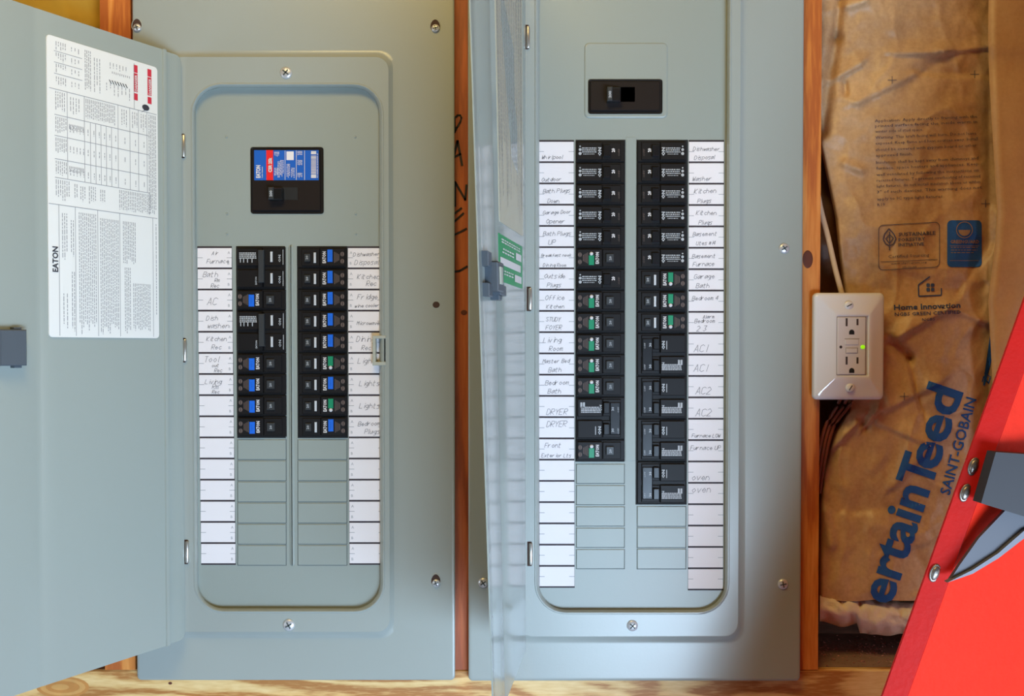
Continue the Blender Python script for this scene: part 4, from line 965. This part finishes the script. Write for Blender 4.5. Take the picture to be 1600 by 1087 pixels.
# sawdust on the board
mb = MB(); rng = random.Random(31)
for k in range(420):
    px = rng.gauss(1350, 38) if k < 300 else rng.uniform(1284, 1420)
    if not 1284 < px < 1440: continue
    yy = .016+.1*min(1, abs(rng.gauss(.55, .25))) if k < 300 else rng.uniform(.012, .13)
    yy = min(.13, max(.01, yy)); x = W(px, 543, -yy)[0]; r = rng.uniform(.0006, .0024)
    c_ = Vector((x, yy, zsill+r*.5)); pts = [c_+Vector((rng.uniform(-1, 1), rng.uniform(-1, 1), rng.uniform(-.5, .6)))*r for _ in range(4)]
    mb.add([tuple(p) for p in pts], [[0, 1, 2], [0, 2, 3], [0, 3, 1], [1, 3, 2]])
o = obj('sawdust', mb, M['dust']); o['label'] = 'pinkish sawdust and crumbs on the board under the insulation'; o['category'] = 'debris'; o['kind'] = 'stuff'
M['dirty'] = mat('dirty_board_top', srgb(140, 112, 98), .85, var=.35, vscale=40, bump=.6, bscale=150)
mb = MB(); xa = W(1281, 543, 0)[0]; mb.add([(xa, .012, zsill+.0005), (1.3, .012, zsill+.0005), (1.3, YB, zsill+.0005), (xa, YB, zsill+.0005)], [[0, 1, 2, 3]])
mb.add([(-1.3, .004, zsill+.0005), (W(172, 543, 0)[0], .004, zsill+.0005), (W(172, 543, 0)[0], YB, zsill+.0005), (-1.3, YB, zsill+.0005)], [[0, 1, 2, 3]]); obj('dusty_top', mb, M['dirty'], wall)

# ================================================================ LADDER
DL = .28
def LP(px, py, d=DL): return Vector(P(px, py, d))
lad_e = LP(1470, 1200, DL)
lad = empty('step_ladder', tuple(lad_e), 'red fibreglass ladder rail leaning at the right edge of the photo', 'ladder')
dirv = (LP(1379, 1087)-LP(1600, 470)).normalized(); top = LP(1600, 470)-dirv*.55; bot = LP(1379, 1087)+dirv*.9
lx = Vector((1, 0, 0)); perp = Vector((-dirv.z, 0, dirv.x)); perp = perp if perp.x > 0 else -perp
back = Vector((0, 1, 0))
def prism(path_pts, prof):
    """sweep a closed profile of (perp, depth) pairs between the two ends"""
    rings = [[tuple(p+perp*a+back*b) for a, b in prof] for p in path_pts]; mb = MB(); mb.loft(rings, True, True); return mb
kk = S*(1-DL/D)                                   # metres per photograph pixel at the ladder
fw = 31*kk
# edge flange turned to the left, then the wide web turned towards the right-hand light
th = .004
pr = [(0, 0), (fw, -.006), (fw+.002, -.004), (fw+.002, .000), (th, .003), (0, .003)]
obj('rail_flange', prism([top, bot], pr), M['red_shaded'], lad)
wd_ = .30
pr = [(fw, -.005), (fw+wd_, .10), (fw+wd_-.002, .104), (fw, .000)]
obj('rail_web', prism([top, bot], pr), M['red_sunlit'], lad)
pr = [(fw+wd_, .10), (fw+wd_+.004, .10), (fw+wd_+.004, .14), (fw+wd_, .14)]
obj('rail_flange', prism([top, bot], pr), M['red_shaded'], lad)
def on_flange(px, py):
    p = LP(px, py); q = top+dirv*((p-top).dot(dirv)); a = (p-q).dot(perp); return q+perp*a+back*(-.006*a/fw)
for px, py in ((1519, 728), (1506, 769), (1459, 894)):
    c_ = on_flange(px, py); mb = MB(); n = 18
    rg = lambda q, o_: [tuple(c_+perp*(6.5*kk*q*math.cos(t))+dirv*(12*kk*q*math.sin(t))-back*o_) for t in [2*math.pi*i/n for i in range(n)]]
    mb.loft([rg(1, .0), rg(.95, .0014), rg(.7, .0022), rg(.35, .0026)], False, True, True); r_ = obj('rivet', mb, M['rivet'], lad)
    mb = MB(); rg2_ = lambda q, o_: [tuple(c_+perp*(6.5*kk*q*math.cos(t))+dirv*(12*kk*q*math.sin(t))-back*o_) for t in [2*math.pi*i/n for i in range(n)]]
    mb.loft([rg2_(1.25, .0002), rg2_(1.2, .0009), rg2_(1.0, .0009)], False, False, True); obj('washer', mb, M['rivet'], r_)
def plate(name, pts, d, t, m):
    mb = MB(); f = [tuple(LP(x, y, d+t)) for x, y in pts][::-1]; b = [(p[0], p[1]+t, p[2]) for p in f]; mb.loft([b, f], True, True); return obj(name, mb, m, lad)
plate('bracket', [(1556, 706), (1700, 716), (1700, 840), (1598, 806), (1533, 786)], DL+.012, .014, M['bracket'])
plate('brace', [(1572, 796), (1640, 808), (1600, 830), (1560, 866), (1520, 892), (1483, 908), (1500, 882), (1530, 840)], DL+.012, .004, M['brace'])
plate('brace_lip', [(1640, 811), (1655, 814), (1604, 838), (1560, 872), (1520, 896), (1480, 910), (1520, 890), (1560, 864), (1600, 829)], DL+.014, .006, M['braceedge'])
